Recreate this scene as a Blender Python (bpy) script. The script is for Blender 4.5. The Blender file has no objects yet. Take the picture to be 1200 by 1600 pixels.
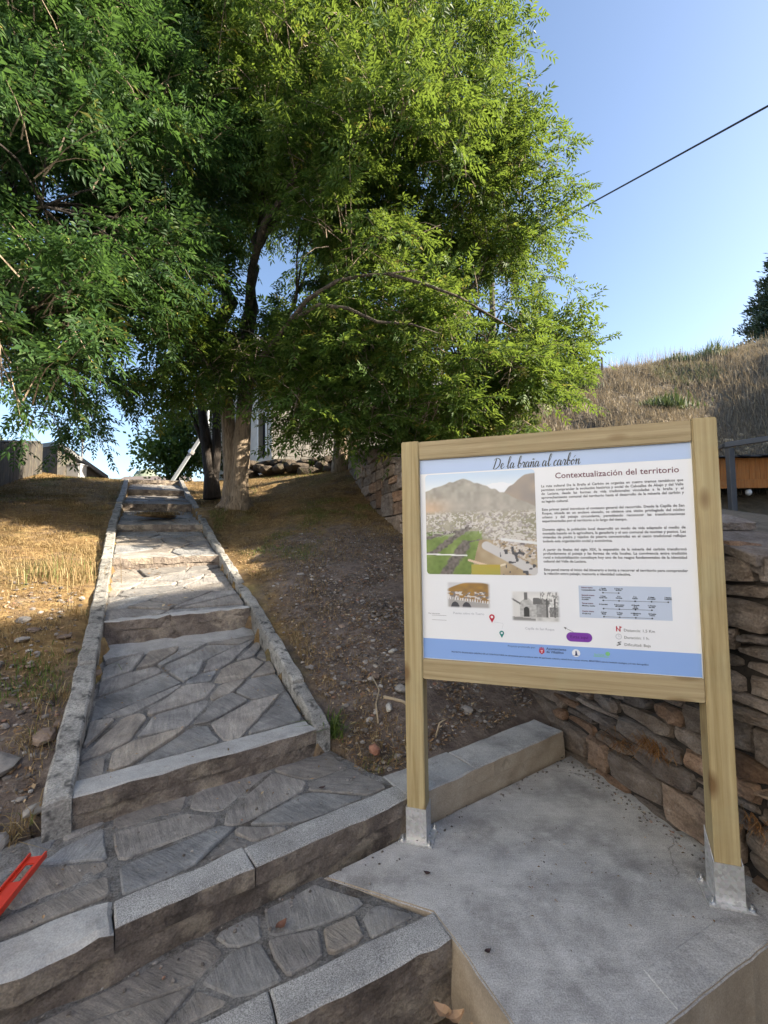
import bpy, bmesh, math, random
import numpy as np
from mathutils import Vector, Matrix, noise

random.seed(7)
rng = np.random.default_rng(7)
SC = bpy.context.scene
COL = SC.collection

# ------------------------------------------------------------------ camera, sky, sun, exposure
cam = bpy.data.cameras.new('camera')
cam.sensor_fit = 'VERTICAL'; cam.sensor_height = 36.0; cam.lens = 36.0 * 700 / 1600
cam.clip_start = 0.05; cam.clip_end = 6000
camo = bpy.data.objects.new('camera', cam); COL.objects.link(camo)
PITCH, ROLL, EYE = 0.0553, -0.0143, 1.432
_f = Vector((0, math.cos(PITCH), math.sin(PITCH))); _u0 = Vector((0, -math.sin(PITCH), math.cos(PITCH))); _r0 = Vector((1, 0, 0))
_r = _r0 * math.cos(ROLL) + _u0 * math.sin(ROLL); _u = _u0 * math.cos(ROLL) - _r0 * math.sin(ROLL)
camo.matrix_world = Matrix(((_r.x, _u.x, -_f.x, 0), (_r.y, _u.y, -_f.y, 0), (_r.z, _u.z, -_f.z, EYE), (0, 0, 0, 1)))
SC.camera = camo

SUN_EL = math.radians(27)
SUN_AZ = math.radians(-5)           # measured from +X towards +Y
S = Vector((math.cos(SUN_AZ) * math.cos(SUN_EL), math.sin(SUN_AZ) * math.cos(SUN_EL), math.sin(SUN_EL)))
world = bpy.data.worlds.new('World'); SC.world = world; world.use_nodes = True
wn = world.node_tree; wn.nodes.clear()
sky = wn.nodes.new('ShaderNodeTexSky'); sky.sky_type = 'NISHITA'; sky.sun_disc = False
sky.sun_elevation = SUN_EL; sky.sun_rotation = math.pi / 2 - SUN_AZ
sky.altitude = 900; sky.air_density = 1.0; sky.dust_density = 2.8; sky.ozone_density = 1.2
bg = wn.nodes.new('ShaderNodeBackground'); bg.inputs['Strength'].default_value = 0.085
wo = wn.nodes.new('ShaderNodeOutputWorld')
wn.links.new(sky.outputs[0], bg.inputs[0]); wn.links.new(bg.outputs[0], wo.inputs[0])
sl = bpy.data.lights.new('sun', 'SUN'); sl.energy = 5.0; sl.angle = math.radians(0.53); sl.color = (1.0, 0.88, 0.70)
slo = bpy.data.objects.new('sun', sl); COL.objects.link(slo); slo.rotation_euler = (-S).to_track_quat('-Z', 'Y').to_euler()
slo.location = (20, -5, 20)
SC.view_settings.view_transform = 'Standard'; SC.view_settings.look = 'None'
SC.view_settings.gamma = 1; SC.view_settings.exposure = 2.0; SC.view_settings.use_curve_mapping = False
SC.render.engine = 'CYCLES'
SC.cycles.max_bounces = 7; SC.cycles.transparent_max_bounces = 8

# ------------------------------------------------------------------ helpers
def N3(v): return v / np.maximum(np.linalg.norm(v, axis=-1, keepdims=True), 1e-9)
WM = {}
def put(o, parent=None):
    """link; the mesh is in world coordinates, so a parent's own transform is undone"""
    COL.objects.link(o)
    if parent is not None:
        o.parent = parent; m = WM.get(parent.name)
        o.matrix_parent_inverse = m.inverted() if m is not None else Matrix.Identity(4)
    return o
def tag(o, label=None, cat=None, group=None, kind=None):
    if label: o['label'] = label
    if cat: o['category'] = cat
    if group: o['group'] = group
    if kind: o['kind'] = kind
    return o
def empty(name, loc, label=None, cat=None, group=None, kind=None):
    o = bpy.data.objects.new(name, None); o.location = loc; o.empty_display_size = .1; COL.objects.link(o); WM[o.name] = Matrix.Translation(Vector(loc))
    return tag(o, label, cat, group, kind)
def mesh_np(name, V, F, mats, smooth=False, attr=None, midx=None):
    """F: (n,k) array; fast path"""
    V = np.asarray(V, np.float32).reshape(-1, 3); F = np.asarray(F, np.int32); n, k = F.shape
    me = bpy.data.meshes.new(name)
    me.vertices.add(len(V)); me.vertices.foreach_set('co', V.ravel())
    me.loops.add(n * k); me.loops.foreach_set('vertex_index', F.ravel())
    me.polygons.add(n); me.polygons.foreach_set('loop_start', np.arange(0, n * k, k, dtype=np.int32))
    me.polygons.foreach_set('use_smooth', np.full(n, smooth))
    for m in (mats if isinstance(mats, (list, tuple)) else [mats]): me.materials.append(m)
    if midx is not None: me.polygons.foreach_set('material_index', np.asarray(midx, np.int32))
    if attr is not None:
        for an, av in attr.items():
            av = np.asarray(av, np.float32)
            if av.ndim == 1:
                a = me.attributes.new(an, 'FLOAT', 'POINT'); a.data.foreach_set('value', av)
            else:
                a = me.color_attributes.new(an, 'FLOAT_COLOR', 'POINT'); a.data.foreach_set('color', av.ravel())
    me.update(calc_edges=True); me.validate()
    return me
def mesh_pl(name, V, F, mat, smooth=False):
    me = bpy.data.meshes.new(name)
    me.from_pydata([tuple(v) for v in V], [], [tuple(f) for f in F])
    me.materials.append(mat)
    if smooth: me.polygons.foreach_set('use_smooth', [True] * len(me.polygons))
    me.update(); return me
def obj(name, me, parent=None, **k):
    o = bpy.data.objects.new(name, me); put(o, parent); return tag(o, **k)
def fbm(p, sc, oct=3):
    return noise.fractal(Vector(p) * sc, .6, 2.0, oct)
class MB:
    """collects pieces into one mesh"""
    def __init__(s): s.V = []; s.F = []
    def add(s, V, F):
        b = len(s.V); s.V += [tuple(v) for v in V]; s.F += [tuple(i + b for i in f) for f in F]
    def box(s, lo, hi, M=None):
        x0, y0, z0 = lo; x1, y1, z1 = hi
        V = [Vector(v) for v in ((x0,y0,z0),(x1,y0,z0),(x1,y1,z0),(x0,y1,z0),(x0,y0,z1),(x1,y0,z1),(x1,y1,z1),(x0,y1,z1))]
        if M is not None: V = [M @ v for v in V]
        s.add(V, [(0,3,2,1),(4,5,6,7),(0,1,5,4),(1,2,6,5),(2,3,7,6),(3,0,4,7)])
    def tube(s, pts, rad, n=8, jit=0, cap=True):
        pts = [Vector(p) for p in pts]; ring = []; V = []; F = []
        up = Vector((0.3, 0.2, 1)).normalized()
        for i, p in enumerate(pts):
            t = (pts[min(i+1, len(pts)-1)] - pts[max(i-1, 0)]).normalized()
            a = t.cross(up)
            if a.length < .05: a = t.cross(Vector((1, 0, 0)))
            a.normalize(); b = t.cross(a)
            for k in range(n):
                th = 2*math.pi*k/n; d = a*math.cos(th) + b*math.sin(th)
                r = rad[i]
                if jit: r *= 1 + jit*noise.noise((p + d*r)*6 + d*2)
                V.append(p + d*r)
        for i in range(len(pts)-1):
            for k in range(n):
                F.append((i*n+k, i*n+(k+1) % n, (i+1)*n+(k+1) % n, (i+1)*n+k))
        if cap:
            F.append(tuple(range(n-1, -1, -1))); F.append(tuple((len(pts)-1)*n+k for k in range(n)))
        s.add(V, F)
    def mesh(s, name, mat, smooth=False, bevel=0, seg=1):
        me = mesh_pl(name, s.V, s.F, mat, smooth)
        if bevel:
            bm = bmesh.new(); bm.from_mesh(me)
            bmesh.ops.recalc_face_normals(bm, faces=bm.faces)
            bmesh.ops.bevel(bm, geom=bm.edges[:], offset=bevel, segments=seg, affect='EDGES', clamp_overlap=True)
            bm.to_mesh(me); bm.free()
        return me
    def build(s, name, mat, parent=None, smooth=False, bevel=0, seg=1, **k):
        return obj(name, s.mesh(name, mat, smooth, bevel, seg), parent, **k)

# ------------------------------------------------------------------ materials
def new_mat(name):
    m = bpy.data.materials.new(name); m.use_nodes = True; nt = m.node_tree
    b = nt.nodes['Principled BSDF']; return m, nt, b
def node(nt, t, **k):
    n = nt.nodes.new(t)
    for a, v in k.items(): setattr(n, a, v)
    return n
def ramp(nt, src, stops, interp='LINEAR'):
    r = node(nt, 'ShaderNodeValToRGB'); r.color_ramp.interpolation = interp
    e = r.color_ramp.elements
    while len(e) < len(stops): e.new(.5)
    for i, (p, c) in enumerate(stops):
        e[i].position = p; e[i].color = (*c, 1) if len(c) == 3 else c
    nt.links.new(src, r.inputs[0]); return r.outputs[0]
def coords(nt, stretch=(1,1,1), mode='Object', rot=(0,0,0), perobj=0.0):
    tc = node(nt, 'ShaderNodeTexCoord'); mp = node(nt, 'ShaderNodeMapping')
    mp.inputs['Scale'].default_value = stretch; mp.inputs['Rotation'].default_value = rot
    src = tc.outputs[mode]
    if perobj:
        oi = node(nt, 'ShaderNodeObjectInfo'); mu = node(nt, 'ShaderNodeMath', operation='MULTIPLY'); mu.inputs[1].default_value = perobj
        ad = node(nt, 'ShaderNodeVectorMath', operation='ADD'); nt.links.new(oi.outputs['Random'], mu.inputs[0])
        nt.links.new(src, ad.inputs[0]); nt.links.new(mu.outputs[0], ad.inputs[1]); src = ad.outputs[0]
    nt.links.new(src, mp.inputs[0]); return mp.outputs[0]
def tex(nt, co, scale, detail=6, rough=.6, dist=0):
    n = node(nt, 'ShaderNodeTexNoise'); n.inputs['Scale'].default_value = scale; n.inputs['Detail'].default_value = detail
    n.inputs['Roughness'].default_value = rough; n.inputs['Distortion'].default_value = dist
    nt.links.new(co, n.inputs['Vector']); return n.outputs['Fac']
def mix(nt, fac, a, b, mode='MIX'):
    m = node(nt, 'ShaderNodeMix', data_type='RGBA', blend_type=mode)
    for i, v in ((0, fac), (6, a), (7, b)):
        if isinstance(v, (int, float)): m.inputs[i].default_value = v
        elif isinstance(v, tuple): m.inputs[i].default_value = (*v, 1)
        else: nt.links.new(v, m.inputs[i])
    return m.outputs[2]
def bump(nt, bsdf, h, strength, dist=.01, prev=None):
    b = node(nt, 'ShaderNodeBump'); b.inputs['Strength'].default_value = strength; b.inputs['Distance'].default_value = dist
    nt.links.new(h, b.inputs['Height'])
    if prev is not None: nt.links.new(prev, b.inputs['Normal'])
    nt.links.new(b.outputs[0], bsdf.inputs['Normal']); return b.outputs[0]
def objrand(nt, lo, hi):
    oi = node(nt, 'ShaderNodeObjectInfo'); mr = node(nt, 'ShaderNodeMapRange'); mr.inputs[3].default_value = lo; mr.inputs[4].default_value = hi
    nt.links.new(oi.outputs['Random'], mr.inputs[0]); return mr.outputs[0]
def tint(nt, col, val):
    h = node(nt, 'ShaderNodeHueSaturation'); nt.links.new(col, h.inputs['Color']); nt.links.new(val, h.inputs['Value']); return h.outputs[0]

def mineral(name, stops, scale=6, speck=None, blotch=None, rough=.85, bmp=.5, bscale=40, bdist=.006, stretch=(1,1,1), rot=(0,0,0), rand=None, perobj=0.0, second=None, hues=None):
    """concrete / stone / soil: large mottling, fine grain, optional specks and blotches of dirt"""
    m, nt, b = new_mat(name)
    co = coords(nt, stretch, rot=rot, perobj=perobj); cu = coords(nt, perobj=perobj)
    c = ramp(nt, tex(nt, co, scale, 8, .65, .4), stops)
    if second is not None:
        sc, lo, hi, colr, amt = second
        f = ramp(nt, tex(nt, cu, sc, 5, .6, .6), [(lo, (0,0,0)), (hi, (amt,)*3)]); c = mix(nt, f, c, colr)
    if blotch is not None:
        sc, lo, hi, colr, amt = blotch
        f = ramp(nt, tex(nt, cu, sc, 6, .7), [(lo, (0,0,0)), (hi, (amt,)*3)]); c = mix(nt, f, c, colr)
    if speck is not None:
        sc, lo, hi, amt = speck
        f = ramp(nt, tex(nt, cu, sc, 2, .5), [(.3, (lo,)*3), (.7, (hi,)*3)]); c = mix(nt, amt, c, f, 'MULTIPLY')
    if hues:
        oi = node(nt, 'ShaderNodeObjectInfo'); mm = node(nt, 'ShaderNodeMath', operation='MULTIPLY'); mm.inputs[1].default_value = 7.31; nt.links.new(oi.outputs['Random'], mm.inputs[0])
        ff = node(nt, 'ShaderNodeMath', operation='FRACT'); nt.links.new(mm.outputs[0], ff.inputs[0]); c = mix(nt, 1, c, ramp(nt, ff.outputs[0], hues), 'MULTIPLY')
    if rand: c = tint(nt, c, objrand(nt, *rand))
    nt.links.new(c, b.inputs['Base Color']); b.inputs['Roughness'].default_value = rough
    b.inputs['Specular IOR Level'].default_value = .3
    n1 = bump(nt, b, tex(nt, cu, bscale, 8, .7), bmp, bdist)
    bump(nt, b, tex(nt, co, scale * 2, 6, .6), bmp * .7, bdist * 3, n1)
    return m

M = {}
def slate_mat():
    m, nt, b = new_mat('slate flagstone')
    oi = node(nt, 'ShaderNodeObjectInfo'); cu = coords(nt, perobj=13.0)
    # the cleavage runs a different way in every stone
    tc = node(nt, 'ShaderNodeTexCoord'); vr = node(nt, 'ShaderNodeVectorRotate', rotation_type='Z_AXIS'); mr = node(nt, 'ShaderNodeMapRange'); mr.inputs[3].default_value = .1; mr.inputs[4].default_value = 1.5
    nt.links.new(oi.outputs['Random'], mr.inputs[0]); nt.links.new(mr.outputs[0], vr.inputs['Angle']); nt.links.new(tc.outputs['Object'], vr.inputs['Vector'])
    mp = node(nt, 'ShaderNodeMapping'); mp.inputs['Scale'].default_value = (1.2, 7, 1); nt.links.new(vr.outputs[0], mp.inputs[0]); st = mp.outputs[0]
    c = ramp(nt, tex(nt, cu, 4.5, 8, .65, .6), [(.25, (.118,.114,.114)), (.45, (.205,.198,.195)), (.6, (.28,.27,.258)), (.8, (.40,.388,.37))])
    streak = ramp(nt, tex(nt, st, 7, 6, .7, .5), [(.35, (.62,)*3), (.5, (1,)*3), (.68, (1.35,1.33,1.28))]); c = mix(nt, .6, c, streak, 'MULTIPLY')
    oc = ramp(nt, tex(nt, cu, 3.2, 6, .7), [(.56, (0,0,0)), (.74, (.4,)*3)]); c = mix(nt, oc, c, (.26,.22,.165))
    dk = ramp(nt, tex(nt, cu, 8, 7, .75), [(.58, (0,0,0)), (.72, (.6,)*3)]); c = mix(nt, dk, c, (.075,.07,.068))
    sp = ramp(nt, tex(nt, cu, 150, 2), [(.3, (.7,)*3), (.7, (1.2,)*3)]); c = mix(nt, .6, c, sp, 'MULTIPLY')
    m7 = node(nt, 'ShaderNodeMath', operation='MULTIPLY'); m7.inputs[1].default_value = 7.31; nt.links.new(oi.outputs['Random'], m7.inputs[0]); fr_ = node(nt, 'ShaderNodeMath', operation='FRACT'); nt.links.new(m7.outputs[0], fr_.inputs[0])
    c = mix(nt, 1, c, ramp(nt, fr_.outputs[0], [(0, (1.08,1.0,.90)), (.4, (1.02,1,.98)), (.7, (.97,.99,1.0)), (1, (.90,.95,1.01))]), 'MULTIPLY')
    c = tint(nt, c, objrand(nt, .85, 1.25)); nt.links.new(c, b.inputs['Base Color']); b.inputs['Roughness'].default_value = .75; b.inputs['Specular IOR Level'].default_value = .3
    n1 = bump(nt, b, tex(nt, cu, 45, 8, .75), .7, .007); bump(nt, b, tex(nt, st, 7, 7, .7), .8, .014, n1); return m
M['slate'] = slate_mat()
M['mortar'] = mineral('mortar bed', [(.3, (.12,.117,.115)), (.6, (.225,.218,.21)), (.8, (.34,.33,.315))], scale=9, bmp=1, bscale=50, bdist=.012, speck=(140, .5, 1.3, .8), blotch=(7, .5, .64, (.075,.058,.045), .75), second=(4, .56, .7, (.36,.345,.32), .6))
M['concrete'] = mineral('platform concrete', [(.25, (.27,.26,.25)), (.45, (.42,.41,.40)), (.62, (.53,.52,.505)), (.8, (.62,.61,.60))], scale=4.5, speck=(210, .55, 1.2, .8),
                        blotch=(2.4, .50, .70, (.19,.183,.18), .8), bmp=.55, bscale=75, bdist=.004, second=(5, .56, .75, (.68,.67,.655), .7))
def add_cracks(m, scale, amt, streak):
    nt = m.node_tree; b = nt.nodes['Principled BSDF']; src = b.inputs['Base Color'].links[0].from_socket
    co = coords(nt); nz = node(nt, 'ShaderNodeTexNoise'); nz.inputs['Scale'].default_value = 3; nz.inputs['Detail'].default_value = 5; nt.links.new(co, nz.inputs['Vector'])
    ad = node(nt, 'ShaderNodeVectorMath', operation='MULTIPLY_ADD'); ad.inputs[1].default_value = (.5, .5, .5); nt.links.new(nz.outputs['Color'], ad.inputs[0]); nt.links.new(co, ad.inputs[2])
    v = node(nt, 'ShaderNodeTexVoronoi', feature='DISTANCE_TO_EDGE'); v.inputs['Scale'].default_value = scale; nt.links.new(ad.outputs[0], v.inputs['Vector'])
    f = ramp(nt, v.outputs['Distance'], [(.0, (amt,)*3), (.006, (0, 0, 0))]); mk = ramp(nt, tex(nt, co, 1.1, 3), [(.5, (0,)*3), (.62, (1,)*3)])
    k = mix(nt, 1, f, mk, 'MULTIPLY'); c = mix(nt, k, src, (.09,.085,.08))
    st = ramp(nt, tex(nt, coords(nt, (1, 9, 1), rot=(0, 0, .5)), 4, 6, .7, 1.5), [(.4, (1-streak,)*3), (.5, (1,)*3), (.62, (1+streak,)*3)]); c = mix(nt, 1, c, st, 'MULTIPLY')
    nt.links.new(c, b.inputs['Base Color'])
add_cracks(M['concrete'], 1.3, .8, .05)
M['pale'] = mineral('pale new concrete', [(.25, (.25,.245,.235)), (.5, (.38,.375,.365)), (.8, (.50,.495,.48))], scale=7, speck=(190, .7, 1.15, .7), blotch=(9, .6, .75, (.17,.16,.15), .8), bmp=.7, bscale=70, bdist=.005, rand=(.85, 1.1))
M['granite'] = mineral('granite nosing', [(.3, (.27,.265,.26)), (.55, (.39,.385,.375)), (.8, (.49,.485,.47))], scale=5, speck=(260, .35, 1.35, .95), bmp=.5, bscale=160, bdist=.003, rand=(.9, 1.08))
M['riser'] = mineral('brown weathered riser', [(.2, (.085,.069,.06)), (.42, (.185,.15,.127)), (.6, (.29,.245,.205)), (.8, (.44,.39,.33))], scale=6, blotch=(5, .54, .66, (.06,.05,.043), .8), second=(3.5, .52, .60, (.46,.39,.30), .65), bmp=1.0, bscale=42, bdist=.02, speck=(150,.6,1.2,.6), perobj=7.0)
M['formwork'] = mineral('tan cast concrete face', [(.25, (.24,.20,.155)), (.5, (.37,.31,.24)), (.8, (.50,.44,.36))], scale=5, speck=(180, .7, 1.15, .6), blotch=(5, .6, .72, (.13,.11,.09), .6), bmp=.5, bscale=60, bdist=.004)
M['kerb'] = mineral('lichened kerb stone', [(.25, (.17,.165,.155)), (.5, (.30,.29,.27)), (.75, (.44,.43,.40))], scale=6, blotch=(15, .53, .63, (.05,.05,.05), .9), speck=(120, .5, 1.25, .8), second=(30, .62, .7, (.50,.49,.45), .6), bmp=1.0, bscale=45, bdist=.010, rand=(.8, 1.15), perobj=5.0)
M['wallstone'] = mineral('dry stone wall stone', [(.22, (.13,.104,.085)), (.45, (.26,.215,.178)), (.62, (.36,.31,.265)), (.82, (.48,.43,.38))], scale=7, stretch=(1, 1, 2.0),
                         blotch=(4, .55, .72, (.17,.115,.075), .65), second=(11, .63, .73, (.40,.39,.37), .75), rand=(.6, 1.3), hues=[(0, (1.18,.88,.68)), (.25, (1.0,.94,.88)), (.6, (.86,.87,.92)), (.85, (.95,.93,.93)), (1, (1.3,1.25,1.2))], perobj=11.0, bmp=1.0, bscale=38, bdist=.022, speck=(110, .6, 1.2, .6))
M['wallcore'] = mineral('dark earth in wall joints', [(.3, (.02,.017,.015)), (.7, (.05,.042,.036))], scale=12, bmp=1, bscale=40)
M['soil'] = mineral('bare soil', [(.22, (.035,.028,.024)), (.45, (.07,.055,.047)), (.6, (.105,.085,.07)), (.8, (.17,.145,.12))], scale=7, bmp=1.0, bscale=45, bdist=.018, speck=(90, .5, 1.4, .8))
M['straw_heap'] = mineral('matted dry grass', [(.3, (.14,.085,.04)), (.55, (.27,.18,.09)), (.8, (.40,.29,.15))], scale=14, bmp=1, bscale=50, bdist=.02)
M['rock'] = mineral('loose rock', [(.3, (.12,.11,.105)), (.55, (.22,.205,.19)), (.8, (.34,.32,.29))], scale=9, rand=(.5, 1.5), perobj=9.0, bmp=.7, bscale=50, bdist=.006)
M['brownrock'] = mineral('brown loose rock', [(.3, (.13,.095,.075)), (.55, (.23,.175,.14)), (.8, (.33,.27,.22))], scale=9, rand=(.6, 1.3), perobj=9.0, bmp=.8, bscale=50, bdist=.008)
M['brick'] = mineral('broken brick', [(.3, (.22,.10,.07)), (.7, (.36,.19,.13))], scale=14, bmp=.6, bscale=60)
M['whitestone'] = mineral('pale stone', [(.3, (.34,.32,.29)), (.7, (.52,.50,.46))], scale=14, bmp=.6, bscale=60)
M['palerubble'] = mineral('pale yellowish rubble', [(.3, (.32,.26,.17)), (.6, (.48,.40,.27)), (.8, (.60,.53,.40))], scale=3, bmp=.5, bscale=20)
M['ledge'] = mineral('mossy brown boulder', [(.3, (.04,.032,.024)), (.55, (.085,.067,.05)), (.8, (.15,.125,.095))], scale=5, blotch=(4, .55, .68, (.07,.085,.035), .6), bmp=1, bscale=25, bdist=.02)
M['plaster'] = mineral('old white plaster', [(.3, (.48,.47,.45)), (.6, (.62,.61,.58)), (.8, (.70,.69,.66))], scale=2, blotch=(2, .55, .7, (.33,.32,.30), .7), bmp=.4, bscale=20)
M['bounce_whitewash'] = mineral('whitewashed bounce render', [(.3, (.70,.71,.72)), (.6, (.76,.77,.785)), (.8, (.79,.80,.815))], scale=2, bmp=.4, bscale=20)  # bright walls of the added house that reflects sun
M['rubble'] = mineral('pale rubble masonry', [(.3, (.15,.143,.132)), (.6, (.25,.24,.222)), (.8, (.36,.345,.32))], scale=5, rand=(.75, 1.2), perobj=6.0, bmp=.8, bscale=25, bdist=.012)
M['roofslate'] = mineral('roof slate', [(.3, (.05,.05,.055)), (.7, (.12,.12,.125))], scale=5, rand=(.7, 1.3), bmp=.5, bscale=30)

def wood(name, c0, c1, c2, along='z', rough=.6, knots=True, scale=1.0):
    m, nt, b = new_mat(name)
    st = {'z': (17, 17, .5), 'x': (.5, 17, 17)}[along]
    co = coords(nt, st, perobj=3.7); cu = coords(nt, perobj=3.7)
    w = tex(nt, co, 2.4 * scale, 9, .68, .7)
    c = ramp(nt, w, [(.28, c0), (.5, c1), (.72, c2)])
    # growth rings
    wv = node(nt, 'ShaderNodeTexWave', wave_type='BANDS', bands_direction='X' if along == 'z' else 'Z')
    wv.inputs['Scale'].default_value = .55; wv.inputs['Distortion'].default_value = 7; wv.inputs['Detail'].default_value = 3; wv.inputs['Detail Scale'].default_value = .9
    nt.links.new(co, wv.inputs['Vector'])
    c = mix(nt, .15, c, ramp(nt, wv.outputs['Fac'], [(.2, (.55,.46,.34)), (.7, (1.1,1.08,1.0))]), 'MULTIPLY')
    if knots:
        vo = node(nt, 'ShaderNodeTexVoronoi', feature='F1'); vo.inputs['Scale'].default_value = 1
        nt.links.new(coords(nt, {'z': (7, 7, 3.0), 'x': (3.0, 7, 7)}[along], perobj=2.3), vo.inputs['Vector'])
        k = ramp(nt, vo.outputs['Distance'], [(.08, (1,1,1)), (.20, (0,0,0))]); c = mix(nt, k, c, (.19,.115,.05))
    g = ramp(nt, tex(nt, cu, 5, 3), [(.52, (0,0,0)), (.72, (.2,)*3)]); c = mix(nt, g, c, (.36,.36,.22))
    ck = ramp(nt, tex(nt, coords(nt, {'z': (30, 30, .8), 'x': (.8, 30, 30)}[along], perobj=5.1), 2.0, 4, .6, .3), [(.66, (0,)*3), (.72, (.55,)*3)]); c = mix(nt, ck, c, (.17,.11,.05))
    gr = ramp(nt, tex(nt, cu, 3.5, 6, .7), [(.5, (0,)*3), (.75, (.3,)*3)]); c = mix(nt, gr, c, (.24,.18,.10))
    nt.links.new(c, b.inputs['Base Color']); b.inputs['Roughness'].default_value = rough; b.inputs['Specular IOR Level'].default_value = .35
    bump(nt, b, w, .35, .004)
    return m
M['pine_z'] = wood('treated pine post', (.26,.19,.085), (.40,.315,.165), (.50,.42,.245), 'z')
M['pine_x'] = wood('treated pine rail', (.25,.19,.10), (.37,.29,.165), (.47,.385,.24), 'x')
M['fascia'] = wood('orange varnished boards', (.34,.12,.03), (.52,.20,.055), (.62,.28,.09), 'z', knots=False)
M['greyboard_shaded'] = wood('weathered board darkened for shade', (.035,.032,.03), (.062,.058,.055), (.095,.09,.085), 'z', .85, knots=False)  # board grey darkened to stand in for tree shade over the fence

def plain(name, col, rough=.6, metal=0, spec=.4, bmp=0, bscale=60):
    m, nt, b = new_mat(name); b.inputs['Base Color'].default_value = (*col, 1); b.inputs['Roughness'].default_value = rough
    b.inputs['Metallic'].default_value = metal; b.inputs['Specular IOR Level'].default_value = spec
    co = coords(nt); t = tex(nt, co, bscale, 5)
    c = mix(nt, .25, tuple(col), ramp(nt, tex(nt, co, 9, 5), [(.3, tuple(.6*x for x in col)), (.7, tuple(min(1, 1.25*x) for x in col))]))
    nt.links.new(c, b.inputs['Base Color'])
    if bmp: bump(nt, b, t, bmp, .004)
    return m
m, nt, b = new_mat('galvanised steel'); b.inputs['Metallic'].default_value = .7; vo = node(nt, 'ShaderNodeTexVoronoi'); vo.inputs['Scale'].default_value = 90; nt.links.new(coords(nt), vo.inputs['Vector'])
c = mix(nt, .35, (.56,.57,.575), vo.outputs['Color'], 'OVERLAY'); h = node(nt, 'ShaderNodeHueSaturation'); h.inputs['Saturation'].default_value = .12; nt.links.new(c, h.inputs['Color']); c = mix(nt, ramp(nt, tex(nt, coords(nt), 14, 6, .7), [(.5, (0,)*3), (.7, (.55,)*3)]), h.outputs[0], (.36,.355,.345))
nt.links.new(c, b.inputs['Base Color']); b.inputs['Roughness'].default_value = .5; bump(nt, b, tex(nt, coords(nt), 60, 4), .15, .002); M['zinc'] = m
M['bolt'] = plain('zinc bolt', (.6,.61,.62), .3, .9)
M['darkmetal'] = plain('dark grey painted steel', (.10,.105,.115), .45)
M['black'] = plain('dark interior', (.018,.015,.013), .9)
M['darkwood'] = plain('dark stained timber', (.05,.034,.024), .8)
M['cable'] = plain('black cable sheath', (.025,.025,.028), .5)
M['red'] = plain('red anodised aluminium', (.62,.045,.02), .35, .1, .5)
M['white'] = plain('white paint', (.78,.78,.77), .45)
M['greybox'] = plain('grey box paint', (.42,.44,.46), .5)
M['conc_pole'] = plain('weathered light pole', (.33,.36,.40), .7, bmp=.3)
M['door'] = plain('dark painted door', (.025,.028,.04), .5)
M['farwall'] = plain('far house wall', (.68,.65,.60), .8)
M['farroof'] = plain('far roof', (.16,.13,.12), .8)
M['stickwood'] = plain('dry twig', (.36,.29,.20), .8, bmp=.4)
M['bulb'] = plain('white glass bulb', (.8,.8,.78), .25, 0, .5)

def foliage(name, stops, trans=.45, rough=.45, tcol=(.30,.42,.04), spec=.4):
    m, nt, b = new_mat(name)
    at = node(nt, 'ShaderNodeAttribute', attribute_name='tint')
    c = ramp(nt, at.outputs['Fac'], stops)
    nt.links.new(c, b.inputs['Base Color']); b.inputs['Roughness'].default_value = rough; b.inputs['Specular IOR Level'].default_value = spec
    if trans:
        t = node(nt, 'ShaderNodeBsdfTranslucent'); tc = mix(nt, .62, c, tcol)
        nt.links.new(tc, t.inputs['Color'])
        ms = node(nt, 'ShaderNodeMixShader'); ms.inputs[0].default_value = trans
        nt.links.new(b.outputs[0], ms.inputs[1]); nt.links.new(t.outputs[0], ms.inputs[2])
        nt.links.new(ms.outputs[0], nt.nodes['Material Output'].inputs['Surface'])
    return m
M['ashleaf'] = foliage('ash leaves', [(0, (.026,.058,.013)), (.4, (.05,.105,.020)), (.75, (.085,.140,.028)), (.93, (.14,.17,.04)), (1, (.30,.24,.05))], .38, .55, (.27,.37,.05), .25)
M['ashleaf_shaded'] = foliage('ash leaves darkened for shade', [(0, (.020,.050,.016)), (.45, (.036,.082,.026)), (.8, (.060,.115,.034)), (.95, (.10,.14,.04)), (1, (.26,.22,.06))], .34, .55, (.17,.32,.06), .25)  # left tree's copy of the ash leaf, crown shade put into its colour
M['darkleaf'] = foliage('dark evergreen leaves', [(0, (.018,.028,.014)), (.6, (.035,.050,.022)), (1, (.07,.06,.03))], .15)
M['bushleaf'] = foliage('broad green leaves', [(0, (.03,.07,.02)), (.5, (.05,.11,.03)), (1, (.09,.15,.045))], .35)
M['broomleaf'] = foliage('broom twigs', [(0, (.045,.075,.04)), (.5, (.075,.11,.06)), (1, (.14,.16,.09))], .1, .7)
M['pineleaf'] = foliage('pine needles', [(0, (.012,.028,.020)), (.6, (.025,.050,.036)), (1, (.05,.075,.055))], .1)
M['straw'] = foliage('dry grass', [(0, (.11,.068,.03)), (.35, (.23,.155,.07)), (.7, (.37,.275,.14)), (.86, (.47,.38,.22)), (.9, (.10,.15,.04)), (1, (.13,.19,.05))], .25, .7, (.40,.30,.12), .2)
M['rust'] = foliage('rusty dry grass', [(0, (.12,.055,.02)), (.5, (.24,.115,.045)), (1, (.36,.22,.10))], .2, .8, (.3,.17,.07), .1)
M['greengrass'] = foliage('green grass', [(0, (.04,.085,.02)), (.5, (.075,.13,.03)), (.9, (.14,.18,.05)), (1, (.35,.30,.13))], .3, .6)
M['hillgrass'] = foliage('hillside dry grass', [(0, (.16,.14,.115)), (.4, (.27,.235,.185)), (.75, (.38,.33,.25)), (.9, (.50,.43,.31)), (.94, (.10,.14,.08)), (1, (.13,.17,.095))], .2, .8, (.26,.2,.11), .1)
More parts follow.
